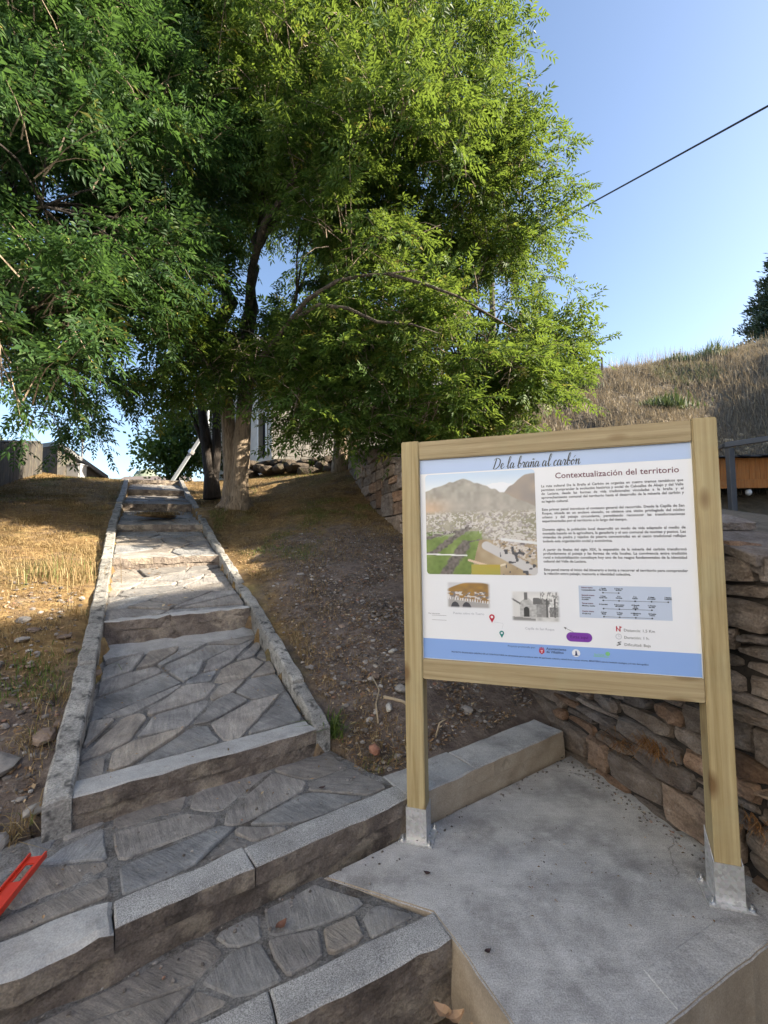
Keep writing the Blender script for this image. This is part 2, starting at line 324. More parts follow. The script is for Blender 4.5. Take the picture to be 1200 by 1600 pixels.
M['litter'] = foliage('fallen leaves', [(0, (.10,.055,.03)), (.5, (.24,.135,.07)), (.85, (.42,.27,.15)), (1, (.52,.42,.27))], .1, .8)

def bark(name, c0, c1, c2):
    m, nt, b = new_mat(name)
    co = coords(nt, (7, 7, 1.1)); w = tex(nt, co, 3.2, 7, .65, 1.2)
    c = ramp(nt, w, [(.3, c0), (.5, c1), (.7, c2)])
    c = mix(nt, ramp(nt, tex(nt, coords(nt), 5, 5), [(.55, (0,0,0)), (.7, (.5,)*3)]), c, tuple(.6*x+.03 for x in c1))
    nt.links.new(c, b.inputs['Base Color']); b.inputs['Roughness'].default_value = .9
    bump(nt, b, w, 1.0, .04); return m
M['bark'] = bark('ash bark', (.085,.06,.04), (.27,.21,.15), (.42,.34,.255))
M['limbbark'] = bark('limb bark', (.025,.02,.015), (.075,.06,.045), (.15,.12,.09))
M['darkbark'] = bark('dark bark', (.015,.012,.011), (.04,.032,.028), (.085,.07,.06))

# ground: dry turf that gives way to brown soil
def ground_mat():
    m, nt, b = new_mat('dry turf and soil')
    cu = coords(nt)
    at = node(nt, 'ShaderNodeAttribute', attribute_name='turf')
    soil = ramp(nt, tex(nt, cu, 9, 9, .7), [(.25, (.075,.058,.05)), (.45, (.145,.115,.10)), (.6, (.215,.175,.15)), (.8, (.32,.275,.24))])
    dry = ramp(nt, tex(nt, cu, 14, 8, .7), [(.25, (.12,.075,.036)), (.48, (.25,.165,.075)), (.7, (.40,.29,.14)), (.85, (.50,.39,.22))])
    dry = mix(nt, ramp(nt, tex(nt, cu, 1.9, 6), [(.50, (0,0,0)), (.64, (.75,)*3)]), dry, (.10,.065,.035))
    dry = mix(nt, ramp(nt, tex(nt, coords(nt, perobj=3), 1.3, 5), [(.54, (0,0,0)), (.68, (.6,)*3)]), dry, (.11,.13,.045))
    ad = node(nt, 'ShaderNodeMath', operation='ADD'); nt.links.new(at.outputs['Fac'], ad.inputs[0])
    n = node(nt, 'ShaderNodeMapRange'); n.inputs[3].default_value = -.35; n.inputs[4].default_value = .35; nt.links.new(tex(nt, cu, 3.5, 6), n.inputs[0]); nt.links.new(n.outputs[0], ad.inputs[1])
    f = ramp(nt, ad.outputs[0], [(.38, (0,0,0)), (.62, (1,1,1))])
    c = mix(nt, f, soil, dry)
    nt.links.new(c, b.inputs['Base Color']); b.inputs['Roughness'].default_value = .95; b.inputs['Specular IOR Level'].default_value = .15
    n1 = bump(nt, b, tex(nt, cu, 50, 8, .75), 1, .02); bump(nt, b, tex(nt, cu, 9, 5), .7, .05, n1)
    return m
M['ground'] = ground_mat()
M['hill'] = mineral('dry hillside', [(.25, (.11,.092,.072)), (.5, (.19,.16,.12)), (.75, (.28,.235,.17))], scale=2.2, blotch=(.5, .52, .66, (.10,.115,.07), .6), bmp=1, bscale=9, bdist=.08)
M['forest'] = mineral('distant wooded slope', [(.3, (.11,.145,.11)), (.5, (.16,.19,.145)), (.75, (.22,.24,.18))], scale=.02, bmp=1, bscale=.15, bdist=3)

# ------------------------------------------------------------------ the lie of the land
V2 = lambda p: np.array(p[:2], float)
# nosings of the flight: left and right end of each step's front edge, z of the tread edge, z of the foot of its riser
STEPS = [  # L, R, z top, z foot
    ((-1.37, 2.00), (-.41, 2.67), .325, .175),
    ((-2.21, 3.55), (-1.257, 4.22), .795, .595),
    ((-3.09, 5.10), (-2.10, 5.71), 1.235, 1.10),
    ((-3.92, 6.56), (-2.885, 7.10), 1.67, 1.555),
    ((-4.77, 8.15), (-3.71, 8.64), 2.115, 1.97),
    ((-5.71, 9.91), (-4.63, 10.35), 2.57, 2.43),
    ((-6.46, 11.29), (-5.36, 11.69), 2.985, 2.85),
    ((-7.45, 13.1), (-6.30, 13.45), 3.16, 3.15)]
WALL_A = np.array([1.15, 3.13]); WALL_K = -.2725            # x of the stone wall's foot line at y
def xw(y): return 1.15 + WALL_K * (np.minimum(y, 10.45) - 3.13)
def wall_top(y): return 1.36 + .26 * (np.clip(y, -2, 10.45) - 1.77)
def rbf(P):
    P = np.array(P, float); n = len(P)
    def U(r2): return np.where(r2 > 1e-12, r2 * np.log(np.maximum(r2, 1e-12)), 0)
    d2 = ((P[:, None, :2] - P[None, :, :2])**2).sum(-1)
    A = np.zeros((n+3, n+3)); A[:n, :n] = U(d2) + np.eye(n)*.02; A[:n, n] = 1; A[:n, n+1:] = P[:, :2]; A[n, :n] = 1; A[n+1:, :n] = P[:, :2].T
    w = np.linalg.solve(A, np.concatenate([P[:, 2], [0, 0, 0]]))
    def f(x, y):
        x = np.asarray(x, float); y = np.asarray(y, float)
        r2 = (x[..., None]-P[:, 0])**2 + (y[..., None]-P[:, 1])**2
        return U(r2) @ w[:n] + w[n] + w[n+1]*x + w[n+2]*y
    return f
pts = []
for i, (L, R, z, zb) in enumerate(STEPS):
    L, R = V2(L), V2(R); e = (R-L)/np.linalg.norm(R-L)
    a = L - e*.13; pts.append((*a, z-.05))
    for d, dz in ((1.2, -.02), (3.0, .0), (5.0, .03)):
        q = L - e*d
        if i == 0: dz -= .12
        if q[0] > -9: pts.append((*q, z + dz - (.10 if i > 2 and d > 2 else 0)))
    b = R + e*.13; pts.append((*b, z-.06))
    if i >= 3: pts.append((*(R + e*.9), z - .03))
    if i in (1, 2): pts.append((*(R + e*.8), z + .10))
pts += [(-.30, 2.78, .20), (-.12, 2.68, .155), (.2, 2.85, .20), (.65, 3.12, .19), (1.0, 3.22, .165), (.01, 3.0, .32), (1.1, 3.4, .26),
        (.72, 4.7, .78), (.25, 6.4, 1.46), (-.19, 8.05, 1.94), (-.49, 9.1, 2.43), (-.82, 10.3, 2.95), (-.3, 3.9, .66), (-.9, 4.6, .95), (-.9, 6.2, 1.42), (-1.6, 7.5, 1.78), (-2.73, 8.2, 2.05),
        (-1.6, 9.2, 2.35), (-3.0, 10.5, 2.62), (-3.6, 11.9, 3.02), (-1.2, 11.8, 3.15), (-6.9, 8.0, 2.24), (-10, 13, 3.42), (-8.4, 10.4, 2.85), (-10, 16, 3.5), (-7, 16.5, 3.35), (-3, 14, 3.5), (-1.6, 1.9, .12), (-2.4, 1.7, .16), (-3.5, 1.5, .15), (-5, 2, .5), (-6, 4, 1.0), (-8, 6, 1.8), (-12, 9, 2.8)]
_g = rbf(pts)
def zground(x, y):
    x = np.asarray(x, float); y = np.asarray(y, float)
    xc = np.clip(x, -12, 3); yc = np.clip(y, 1.2, 16)
    z = _g(xc, yc)
    z = z - .22*np.clip(y-17, 0, 200) - .12*np.clip(-12-x, 0, 250) - .10*np.clip(1.2-y, 0, 30)
    return np.maximum(z, -45)
_h = rbf([(1.6, 1.6, 1.28), (2.6, 0, 1.28), (4, -3, 1.2), (1.25, 3.1, 1.62), (.35, 6.4, 2.5), (-.75, 10.3, 3.5), (-1.5, 12.5, 3.45), (4.5, 4.5, 1.5), (8.5, 9, 1.3), (9, 11, 1.3), (7, 8, 1.5), (3.4, 10, 2.9), (5.5, 14, 4.5),
          (12, 14, 4.1), (9, 13.4, 4.2), (2, 15, 4.7), (7.35, 20, 8.25), (11.7, 20, 8.8), (17.6, 20, 9.85), (2, 21, 7.3), (-2, 22, 5.6), (8, 27, 8.8), (18, 28, 10.6), (14.5, 12, 5.2), (12.5, 5, 3.6), (18, 10, 8.8),
          (16.5, 5.0, 9.4), (15.8, 1.5, 9.6), (15.5, -2, 10.2), (15, -6, 10.9), (11.5, 2, 3.5), (10.8, -4, 3.5), (26, 2, 11), (30, 12, 12.5), (30, 26, 12), (25, -8, 11), (6, -6, 1.2), (3, 17, 6.0)])
def zhill(x, y):
    x = np.asarray(x, float); y = np.asarray(y, float)
    z = _h(np.clip(x, -4, 30), np.clip(y, -8, 28))
    z = z - .25*np.clip(y-30, 0, 200) - .15*np.clip(x-34, 0, 300) - .3*np.clip(-6-x, 0, 100)
    return z
def in_path(x, y, m=0.0):
    """True where stairs, landing or platform cover the ground"""
    x = np.asarray(x, float); y = np.asarray(y, float); r = np.zeros(x.shape, bool)
    for i in range(len(STEPS)-1):
        q = [V2(STEPS[i][0]), V2(STEPS[i][1]), V2(STEPS[i+1][1]), V2(STEPS[i+1][0])]; ins = np.ones(x.shape, bool)
        for k in range(4):
            a, b = q[k], q[(k+1) % 4]; d = b-a; l = np.hypot(*d); mm = m if k in (1, 3) else -.3 if i else -.02
            ins &= (d[0]*(y-a[1]) - d[1]*(x-a[0]))/l > mm
        r |= ins
    # everything in front of the kerb line and of the landing
    n = np.array([-.573, .819]); s = (x-(-1.14))*n[0] + (y-1.38)*n[1]          # distance behind the front edge of kerb B
    t = (x-(-1.14))*.819 + (y-1.38)*.573
    r |= (s < .15 - m) & (s > -3) & (t > -1.6)
    r |= (s < .80 - m) & (s > -3) & (t < .98) & (t > -.62)
    r |= (s < .66 - m) & (s > -3) & (t < 1.45) & (t > -1.2)
    return r

# ground sheets: the bank left of the wall out to the far slopes, and the rising land right of it
def nonuni(a, b, fine, growth, maxstep):
    out = [a]; st = fine
    while out[-1] < b: out.append(out[-1] + st); st = min(st*growth, maxstep)
    return np.array(out)
u = np.concatenate([np.arange(0, 9.0, .09), 9.0 + nonuni(0, 900, .2, 1.22, 60)])
y1 = np.concatenate([-(nonuni(0, 300, .3, 1.3, 60)[::-1]) - .3, np.arange(-.2, 13.0, .09), 13.0 + nonuni(0, 1400, .2, 1.2, 80)])
U_, Y_ = np.meshgrid(u, y1); X_ = xw(Y_) + .12 - U_
Z_ = zground(X_, Y_)
near = (np.abs(X_) < 12) & (Y_ > -2) & (Y_ < 16)
dz = np.array([noise.fractal(Vector((a*2.2, b*2.2, 3)), .7, 2, 4) if c else 0 for a, b, c in zip(X_.ravel(), Y_.ravel(), near.ravel())]).reshape(X_.shape)
Z_ = Z_ + dz*.030
inp = in_path(X_, Y_, .02); Z_[inp] -= .30
low = (Y_ < 1.2) & (X_ > -1.2); Z_[low] = np.minimum(Z_[low], -.19)
ng = (X_*-.573*0 + 0)
n_ = np.array([-.573, .819]); sB = (X_+1.14)*n_[0] + (Y_-1.38)*n_[1]
fr = (sB < .1) & (Y_ < 4); Z_[fr] = np.minimum(Z_[fr], -.20 + .012*dz[fr]); 
turf = np.ones(X_.shape)
dR = np.clip((X_ - (-.3 - (Y_-2.78)*.42)) / 1.0, -1, 1)                       # soil near the sign and the wall, turf towards the trees
turf = np.clip(.62 - .7*np.clip(dR+.25, 0, 1)*np.clip((7.2-Y_)/2.5, 0, 1), 0, 1)
turf = np.where((X_ < -1.3) & (Y_ < 3.4), np.clip((Y_-2.1)/1.6, .0, .62), turf)
def grid_faces(ny, nx):
    i = np.arange(ny-1)[:, None]*nx + np.arange(nx-1)[None]
    return np.stack([i, i+1, i+nx+1, i+nx], -1).reshape(-1, 4)
F = grid_faces(*X_.shape)[:, ::-1]
obj('ground', mesh_np('ground', np.stack([X_, Y_, Z_], -1), F, M['ground'], True, {'turf': turf.ravel()}), kind='structure')

u2 = np.concatenate([np.arange(0, 22, .28), 22 + nonuni(0, 700, .5, 1.25, 60)])
y2 = np.concatenate([-9 - nonuni(0, 250, .5, 1.3, 50)[::-1], np.arange(-8.8, 27, .28), 27 + nonuni(0, 800, .4, 1.25, 60)])
U_, Y_ = np.meshgrid(u2, y2); X_ = xw(Y_) + .16 + U_
Z_ = zhill(X_, Y_)
dz = np.array([noise.fractal(Vector((a*.5, b*.5, 9)), .7, 2, 4) for a, b in zip(X_.ravel(), Y_.ravel())]).reshape(X_.shape)
far = np.clip((np.hypot(X_, Y_)-6)/8, 0, 1); Z_ = Z_ + dz*.22*far
Z_[:, 0] -= 4
obj('hillside', mesh_np('hillside', np.stack([X_, Y_, Z_], -1), grid_faces(*X_.shape), M['hill'], True), kind='structure')
def zhill_n(x, y):
    z = zhill(x, y); x = np.atleast_1d(x); y = np.atleast_1d(y)
    d = np.array([noise.fractal(Vector((a*.5, b*.5, 9)), .7, 2, 4) for a, b in zip(x, y)])
    return z + d*.22*np.clip((np.hypot(x, y)-6)/8, 0, 1)

# mountains across the valley
def mountain(name, cx, cy, w, d, h, seed):
    nx, ny = 90, 40
    gx, gy = np.meshgrid(np.linspace(-1, 1, nx), np.linspace(-1, 1, ny))
    prof = np.maximum(0, 1-np.abs(gx)**1.6)*np.maximum(0, 1-np.abs(gy))
    r = np.array([noise.fractal(Vector((a*2.5+seed, b*2.5, seed)), .7, 2, 6) for a, b in zip(gx.ravel(), gy.ravel())]).reshape(gx.shape)
    z = h*prof*(1+.22*r) + 10*r - 45
    obj(name, mesh_np(name, np.stack([cx+gx*w, cy+gy*d, z], -1), grid_faces(ny, nx), M['forest'], True), kind='structure')
mountain('mountain', -900, 900, 600, 260, 300, 1.3)
mountain('mountain', -740, 1300, 300, 260, 228, 4.1)

# ------------------------------------------------------------------ stone work
def slab(quad, th, nu, nv, bev=.006, jit=.004, seed=0.0, down=(0, 0, -1)):
    """top surface through 4 corners (front-left, front-right, back-right, back-left), worn edges, sides th deep"""
    q = [np.array(p, float) for p in quad]; dn = np.array(down, float)
    lu = np.linalg.norm(q[1]-q[0]); lv = np.linalg.norm(q[3]-q[0])
    us = np.concatenate([[0, bev/lu], np.linspace(0, 1, nu+1)[1:-1], [1-bev/lu, 1]]); vs = np.concatenate([[0, bev/lv], np.linspace(0, 1, nv+1)[1:-1], [1-bev/lv, 1]])
    V = []; idx = {}
    for j, v in enumerate(vs):
        for i, u_ in enumerate(us):
            p = (q[0]*(1-u_)+q[1]*u_)*(1-v) + (q[3]*(1-u_)+q[2]*u_)*v
            brd = i in (0, len(us)-1) or j in (0, len(vs)-1)
            nz = Vector((p[0]*9+seed, p[1]*9, p[2]*9)); w = noise.noise_vector(nz)
            p = p + np.array((w.x, w.y, w.z))*jit*(1.6 if brd else 1)
            if brd: p = p + dn*bev
            idx[i, j] = len(V); V.append(p)
    nu_, nv_ = len(us), len(vs); F = []
    for j in range(nv_-1):
        for i in range(nu_-1): F.append((idx[i, j], idx[i+1, j], idx[i+1, j+1], idx[i, j+1]))
    rim = [idx[i, 0] for i in range(nu_)] + [idx[nu_-1, j] for j in range(1, nv_)] + [idx[i, nv_-1] for i in range(nu_-2, -1, -1)] + [idx[0, j] for j in range(nv_-2, 0, -1)]
    b = len(V)
    for r in rim:
        w = noise.noise_vector(Vector(V[r])*7 + Vector((seed, 3, 1))); V.append(V[r] + dn*th + np.array((w.x, w.y, 0))*jit)
    n = len(rim)
    for k in range(n): F.append((rim[k], b+k, b+(k+1) % n, rim[(k+1) % n]))
    return V, F
def add_slab(name, quad, th, nu, nv, mat, parent, side=None, **k):
    V, F = slab(quad, th, nu, nv, **k); me = mesh_pl(name, V, F, mat)
    if side is not None:
        me.materials.append(side); n = (nu+2)*(nv+2)
        for p in me.polygons:
            if p.index >= n: p.material_index = 1
    return obj(name, me, parent)

def vor_cells(n, W, D, gap, ang, str_, r, minA=.004, wt=.45):
    """irregular convex slabs filling a W x D rectangle"""
    best = None
    ca, sa = math.cos(ang), math.sin(ang)
    def T(p): x = p[0]*ca + p[1]*sa; y = -p[0]*sa + p[1]*ca; return np.array((x, y*str_))
    pts = []; tries = 0; rad = .80*math.sqrt(W*D*str_/n)
    while len(pts) < n and tries < 4000:
        p = np.array((r.uniform(0, W), r.uniform(0, D))); t = T(p)
        if all(np.hypot(*(t-T(q))) > rad*r.uniform(.25, 1.2) for q in pts): pts.append(p)
        tries += 1
    tp = [T(p) for p in pts]; ws = [r.uniform(-wt, wt)*rad*rad for _ in pts]
    cells = []
    Tm = np.array([[ca, sa], [-sa*str_, ca*str_]])
    for i, p in enumerate(pts):
        poly = [np.array(v, float) for v in ((gap*.4, gap*.4), (W-gap*.4, gap*.4), (W-gap*.4, D-gap*.4), (gap*.4, D-gap*.4))]
        for j in range(len(pts)):
            if i == j: continue
            # |Tx-tpi|^2 - wi < |Tx-tpj|^2 - wj   ->  a.x < c
            a = 2*Tm.T @ (tp[j]-tp[i]); c = tp[j] @ tp[j] - tp[i] @ tp[i] + ws[i] - ws[j]
            la = np.hypot(*a); a = a/la; c = c/la - gap*.5*r.uniform(.35, 1.3)
            out = []
            for k in range(len(poly)):
                P, Q = poly[k], poly[(k+1) % len(poly)]; dp, dq = a @ P - c, a @ Q - c
                if dp <= 0: out.append(P)
                if (dp < 0) != (dq < 0) and abs(dp-dq) > 1e-12: out.append(P + (Q-P)*dp/(dp-dq))
            poly = out
            if len(poly) < 3: break
        if len(poly) < 3: continue
        A = .5*abs(sum(poly[k][0]*poly[(k+1) % len(poly)][1] - poly[(k+1) % len(poly)][0]*poly[k][1] for k in range(len(poly))))
        if A > minA: cells.append(poly)
    return cells
def flag_mesh(poly, place, nrm, th, r, seg=.085, rag=.009):
    """a flagstone: ragged outline, worn rim, set in mortar. place(u,v)->3D"""
    P = []
    n = len(poly)
    for k in range(n):
        a, b, c = poly[k-1], poly[k], poly[(k+1) % n]
        la, lb = np.hypot(*(a-b)), np.hypot(*(c-b)); cut = min(.016*r.uniform(.3, 1.6), la*.3, lb*.3)
        P.append(b + (a-b)/max(la, 1e-6)*cut)
        P.append(b + (c-b)/max(lb, 1e-6)*cut)
        m = int(lb/seg)
        for q in range(1, m): P.append(b + (c-b)*(cut/max(lb,1e-6) + (1-2*cut/max(lb,1e-6))*q/m))
    c0 = np.mean(P, axis=0); R = []
    for p in P:
        w = noise.noise_vector(Vector((p[0]*11, p[1]*11, c0[0]*5))); R.append(p + np.array((w.x, w.y))*rag)
    tilt = np.array((r.uniform(-.03, .03), r.uniform(-.03, .03))); h0 = r.uniform(.0, .011)
    V = []; m = len(R)
    def pt(p, h): q = place(*p); return q + nrm*(h + tilt @ (p-c0))
    for p in R: V.append(pt(p, -th))
    for p in R: V.append(pt(p, h0-.005))
    for p in R:
        d = c0-p; l = max(np.hypot(*d), 1e-6); V.append(pt(p + d/l*min(.006, l*.3), h0 + .0015*noise.noise(Vector((p[0]*17, p[1]*17, 1)))))
    V.append(pt(c0, h0+.001)); F = []
    for k in range(m):
        k2 = (k+1) % m
        F += [(k, k2, m+k2, m+k), (m+k, m+k2, 2*m+k2, 2*m+k), (2*m+k, 2*m+k2, 3*m)]
    return V, F
def pave(parent, quad, n, r, gap=.022, ang=.55, str_=1.8, mat='slate', th=.03, rag=.009):
    q = [np.array(p, float) for p in quad]
    W = .5*(np.linalg.norm(q[1]-q[0])+np.linalg.norm(q[2]-q[3])); D = .5*(np.linalg.norm(q[3]-q[0])+np.linalg.norm(q[2]-q[1]))
    nr = np.cross(q[1]-q[0], q[3]-q[0]); nr /= np.linalg.norm(nr)
    def place(u_, v): u_, v = u_/W, v/D; return (q[0]*(1-u_)+q[1]*u_)*(1-v) + (q[3]*(1-u_)+q[2]*u_)*v
    for poly in vor_cells(n, W, D, gap, ang, str_, r):
        V, F = flag_mesh(poly, place, nr, th, r, rag=rag)
        obj('paving_stone', mesh_pl('paving_stone', V, F, M[mat]), parent)
def face_strip(name, p0, p1, ztop0, ztop1, zbot0, zbot1, nrm, mat, parent, rough=.014, nu=24, nv=5, back=.12, seed=0.):
    """rough vertical face between two ground points, with a back so that it is solid"""
    p0 = np.array(p0, float); p1 = np.array(p1, float); nrm = np.array(nrm, float); V = []; F = []
    for j in range(nv+1):
        for i in range(nu+1):
            s, t = i/nu, j/nv; xy = p0*(1-s)+p1*s; z = (zbot0*(1-s)+zbot1*s)*(1-t) + (ztop0*(1-s)+ztop1*s)*t
            k = noise.fractal(Vector((xy[0]*5+seed, xy[1]*5, z*9)), .6, 2, 4)*rough
            k -= rough*.6*(t > .99)
            V.append((xy[0]+nrm[0]*k, xy[1]+nrm[1]*k, z))
    w = nu+1
    for j in range(nv):
        for i in range(nu): F.append((j*w+i, j*w+i+1, (j+1)*w+i+1, (j+1)*w+i))
    b = len(V)
    for i in range(w): x, y, z = V[nv*w+i]; V.append((x-nrm[0]*back, y-nrm[1]*back, z))
    for i in range(nu): F.append((nv*w+i, nv*w+i+1, b+i+1, b+i))
    return obj(name, mesh_pl(name, V, F, mat, True), parent)

stairs = empty('stone_steps', (-.9, 2.3, 0), kind='structure')
R1 = random.Random(12)
def v3(p, z): return np.array((p[0], p[1], z), float)
NOS = .115
counts = [30, 22, 16, 12, 9, 7, 5]
for i in range(len(STEPS)-1):
    L, Rr, z, zb = STEPS[i]; L, Rr = V2(L), V2(Rr); L2, R2, z2, zb2 = STEPS[i+1]; L2, R2 = V2(L2), V2(R2)
    e = (Rr-L)/np.linalg.norm(Rr-L); n = np.array((-e[1], e[0]))
    # nosing
    w = NOS + (.035 if i == 0 else 0)
    a, b = L, Rr
    if i == 0:
        cut = [0, 1]
    else: cut = [0, R1.uniform(.35, .65), 1] if i < 5 else [0, 1]
    for k in range(len(cut)-1):
        p, q = a+(b-a)*cut[k] + e*(.003 if k else 0), a+(b-a)*cut[k+1]-e*.003
        add_slab('nosing', (v3(p, z), v3(q, z), v3(q+n*w, z+.003), v3(p+n*w, z+.003)), .075, 10 if i < 3 else 5, 3, M['pale'] if i < 2 else M['kerb'], stairs, side=M['riser'], bev=.007, jit=.010 if i == 0 else .013, seed=i*3.+k)
    face_strip('riser', a + n*.008, b + n*.008, z-.035, z-.035, zb-.06, zb-.05, -n, M['riser'], stairs, rough=.016, seed=i*2.3)
    # tread: mortar bed and flagstones, falling from the next riser's foot to this nosing
    f0, f1 = a+n*w, b+n*w
    e2 = (R2-L2)/np.linalg.norm(R2-L2); n2 = np.array((-e2[1], e2[0]))
    zf = z - .004
    add_slab('mortar_bed', (v3(f0, zf-.008), v3(f1, zf-.008), v3(R2+n2*.03, zb2-.008), v3(L2+n2*.03, zb2-.008)), .12, 14, 14, M['mortar'], stairs, bev=.003, jit=.006, seed=i)
    backL, backR = L2, R2
    if i == 0:      # a band of fresh cement along the foot of the second riser
        bl, br = L2-n2*.26, R2-n2*.16
        zl = lambda p: zf + (zb2-zf)*np.clip(((p-f0) @ n)/((L2-f0) @ n), 0, 1)
        add_slab('cement_band', (v3(bl, zl(bl)+.004), v3(br, zl(br)+.004), v3(R2+n2*.02, zb2+.014), v3(L2+n2*.02, zb2+.014)), .04, 16, 6, M['pale'], stairs, bev=.004, jit=.016, seed=4.4)
        backL, backR = L2-n2*.22, R2-n2*.12
        pave(stairs, (v3(f0, zf), v3(f1, zf), v3(backR, zl(backR)), v3(backL, zl(backL))), counts[i], R1, gap=.028)
    else:
        pave(stairs, (v3(f0, zf), v3(f1, zf), v3(backR, zb2), v3(backL, zb2)), counts[i], R1, gap=.03, ang=.3)
    # kerbs either side, two or three stones to each step
    for side in (0, 1):
        A, B = (L, L2) if side == 0 else (Rr, R2); zA, zB = z+.006, z2+.006
        o0 = -e if side == 0 else e; o1 = -e2 if side == 0 else e2; kw = .105 if side == 0 else .095
        ks = 3 if i < 3 else 2
        cs = [0] + [min(.95, (k+R1.uniform(-.18, .18))/ks) for k in range(1, ks)] + [1]
        for k in range(ks):
            s0, s1 = cs[k], cs[k+1]-.006
            P0, P1 = A+(B-A)*s0, A+(B-A)*s1; O0, O1 = o0*(1-s0)+o1*s0, o0*(1-s1)+o1*s1
            if i == 0 and side == 0 and k == 0: P0 = P0 - n*.01
            h0, h1 = zA+(zB-zA)*s0 + R1.uniform(-.008, .012), zA+(zB-zA)*s1 + R1.uniform(-.008, .012)
            qd = (v3(P0+O0*kw, h0), v3(P0, h0), v3(P1, h1), v3(P1+O1*kw, h1)) if side == 0 else (v3(P0, h0), v3(P0+O0*kw, h0), v3(P1+O1*kw, h1), v3(P1, h1))
            add_slab('kerb_stone', qd, .26, 3, 6, M['kerb'], stairs, bev=.010, jit=.008, seed=i*7.+k+side*3)
# landing beyond the top step
L, Rr = V2(STEPS[-1][0]), V2(STEPS[-1][1])
add_slab('top_path', (v3(L, 3.155), v3(Rr, 3.155), v3((-9.2, 17.5), 3.36), v3((-10.3, 17.2), 3.36)), .1, 6, 12, M['pale'], stairs, jit=.01)

# landing B: kerb line across the front, paving between it and the first riser
eB = np.array((.819, .573)); nB = np.array((-.573, .819)); B0 = np.array((-1.14, 1.38))
def Bp(t, s=0): return B0 + eB*t + nB*s
ZB = .163
segB = [(-1.10, -.42, .15, 'pale', .165), (-.415, .285, .15, 'pale', .13), (.29, .75, .125, 'granite', .125), (.755, 1.52, .125, 'granite', .125), (1.525, 1.98, .235, 'pale', .12), (1.985, 2.78, .225, 'concrete', .12)]
for k, (t0, t1, w, mt, th) in enumerate(segB):
    rough = .026 if k == 0 else .017 if k == 1 else .0065
    dz = -.03 if k == 0 else 0
    add_slab('kerb_stone', (v3(Bp(t0), ZB+dz), v3(Bp(t1), ZB), v3(Bp(t1, w), ZB+.004), v3(Bp(t0, w), ZB+.004+dz)), .07 if k < 4 else .075, 12, 4, M[mt], stairs, side=M['riser'] if k < 4 else M['formwork'], bev=.006 if k > 1 else .016, jit=rough, seed=k*2.1)
face_strip('riser', Bp(-1.3, .014), Bp(1.52, .012), ZB-.05, ZB-.05, -.07, -.05, -nB, M['riser'], stairs, rough=.024, nu=50, nv=7, seed=9.)
face_strip('riser', Bp(1.52, .006), Bp(2.80, .006), ZB-.05, ZB-.05, -.05, -.05, -nB, M['formwork'], stairs, rough=.006, nu=26, nv=4, seed=3.)
add_slab('mortar_bed', (v3(Bp(-1.25, .10), ZB-.008), v3(Bp(1.55, .10), ZB-.008), v3(Bp(1.43, .66), .172), v3(Bp(-1.25, .74), .176)), .14, 30, 8, M['mortar'], stairs, bev=.003, jit=.009, seed=6)
pave(stairs, (v3(Bp(-1.25, .155), ZB-.005), v3(Bp(.30, .155), ZB-.005), v3(Bp(.30, .69), .172), v3(Bp(-1.25, .72), .174)), 13, R1, gap=.034, ang=.25, str_=1.7, rag=.014)
pave(stairs, (v3(Bp(.31, .128), ZB-.004), v3(Bp(1.50, .128), ZB-.004), v3(Bp(1.40, .635), .174), v3(Bp(.31, .69), .172)), 10, R1, gap=.030, ang=.15, str_=1.7, rag=.012)
# step A: granite nosing, paving between it and kerb B
eA = np.array((.888, .460)); nA = np.array((-.460, .888)); A1 = np.array((.222, 1.682))
def Ap(t, s=0): return A1 - eA*t + nA*s
for t0, t1 in ((.62, .0), (1.35, .625), (2.3, 1.355)):
    add_slab('nosing', (v3(Ap(t0), .002), v3(Ap(t1), .002), v3(Ap(t1, .125), .002), v3(Ap(t0, .125), .002)),   .07, 9, 3, M['granite'], stairs, side=M['riser'], bev=.008, jit=.0065, seed=t0)
face_strip('riser', Ap(2.3, .012), Ap(-.002, .012), -.05, -.05, -.26, -.26, -nA, M['riser'], stairs, rough=.014, nu=36, nv=5, seed=5.)
qa = (Ap(2.3, .118), Ap(.02, .118), Bp(1.04, .03), Bp(-1.3, .03))
add_slab('mortar_bed', tuple(v3(p, -.008) for p in qa), .18, 26, 10, M['mortar'], stairs, bev=.003, jit=.006, seed=8)
pave(stairs, (v3(Ap(1.05, .135), -.003), v3(Ap(.05, .135), -.003), v3(Bp(1.00, -.01), -.003), v3(Bp(.05, -.012), -.003)), 9, R1, gap=.026, ang=.35, str_=1.5, rag=.012)
pave(stairs, (v3(Ap(2.25, .135), -.003), v3(Ap(1.08, .135), -.003), v3(Bp(.03, -.012), -.003), v3(Bp(-1.25, -.02), -.003)), 11, R1, gap=.03, ang=.8, str_=1.5, rag=.014)

# concrete platform under the board
plat = empty('concrete_platform', (.8, 2.2, 0), kind='structure')
poly = [A1 + nA*.125 + eA*.0, A1 + np.array((.002, -.002)), np.array((.44, 1.21)), np.array((1.62, 1.785)), np.array((1.50, 1.95)), np.array((1.22, 3.02)), Bp(2.74, -.012), Bp(1.9, -.004), Bp(1.05, -.006)]
dense = []
for a_, b_ in zip(poly, poly[1:]+poly[:1]):
    k_ = max(1, int(np.hypot(*(b_-a_))/.045))
    for q_ in range(k_):
        p_ = a_+(b_-a_)*q_/k_; w_ = noise.noise_vector(Vector((p_[0]*14, p_[1]*14, 4))); dense.append(p_ + np.array((w_.x, w_.y))*(.004 if q_ else 0))
bm = bmesh.new(); vs_ = [bm.verts.new((p[0], p[1], 0)) for p in dense]; f_ = bm.faces.new(vs_)
r_ = bmesh.ops.extrude_face_region(bm, geom=[f_]); 
for v in [g for g in r_['geom'] if isinstance(g, bmesh.types.BMVert)]: v.co.z = -.27
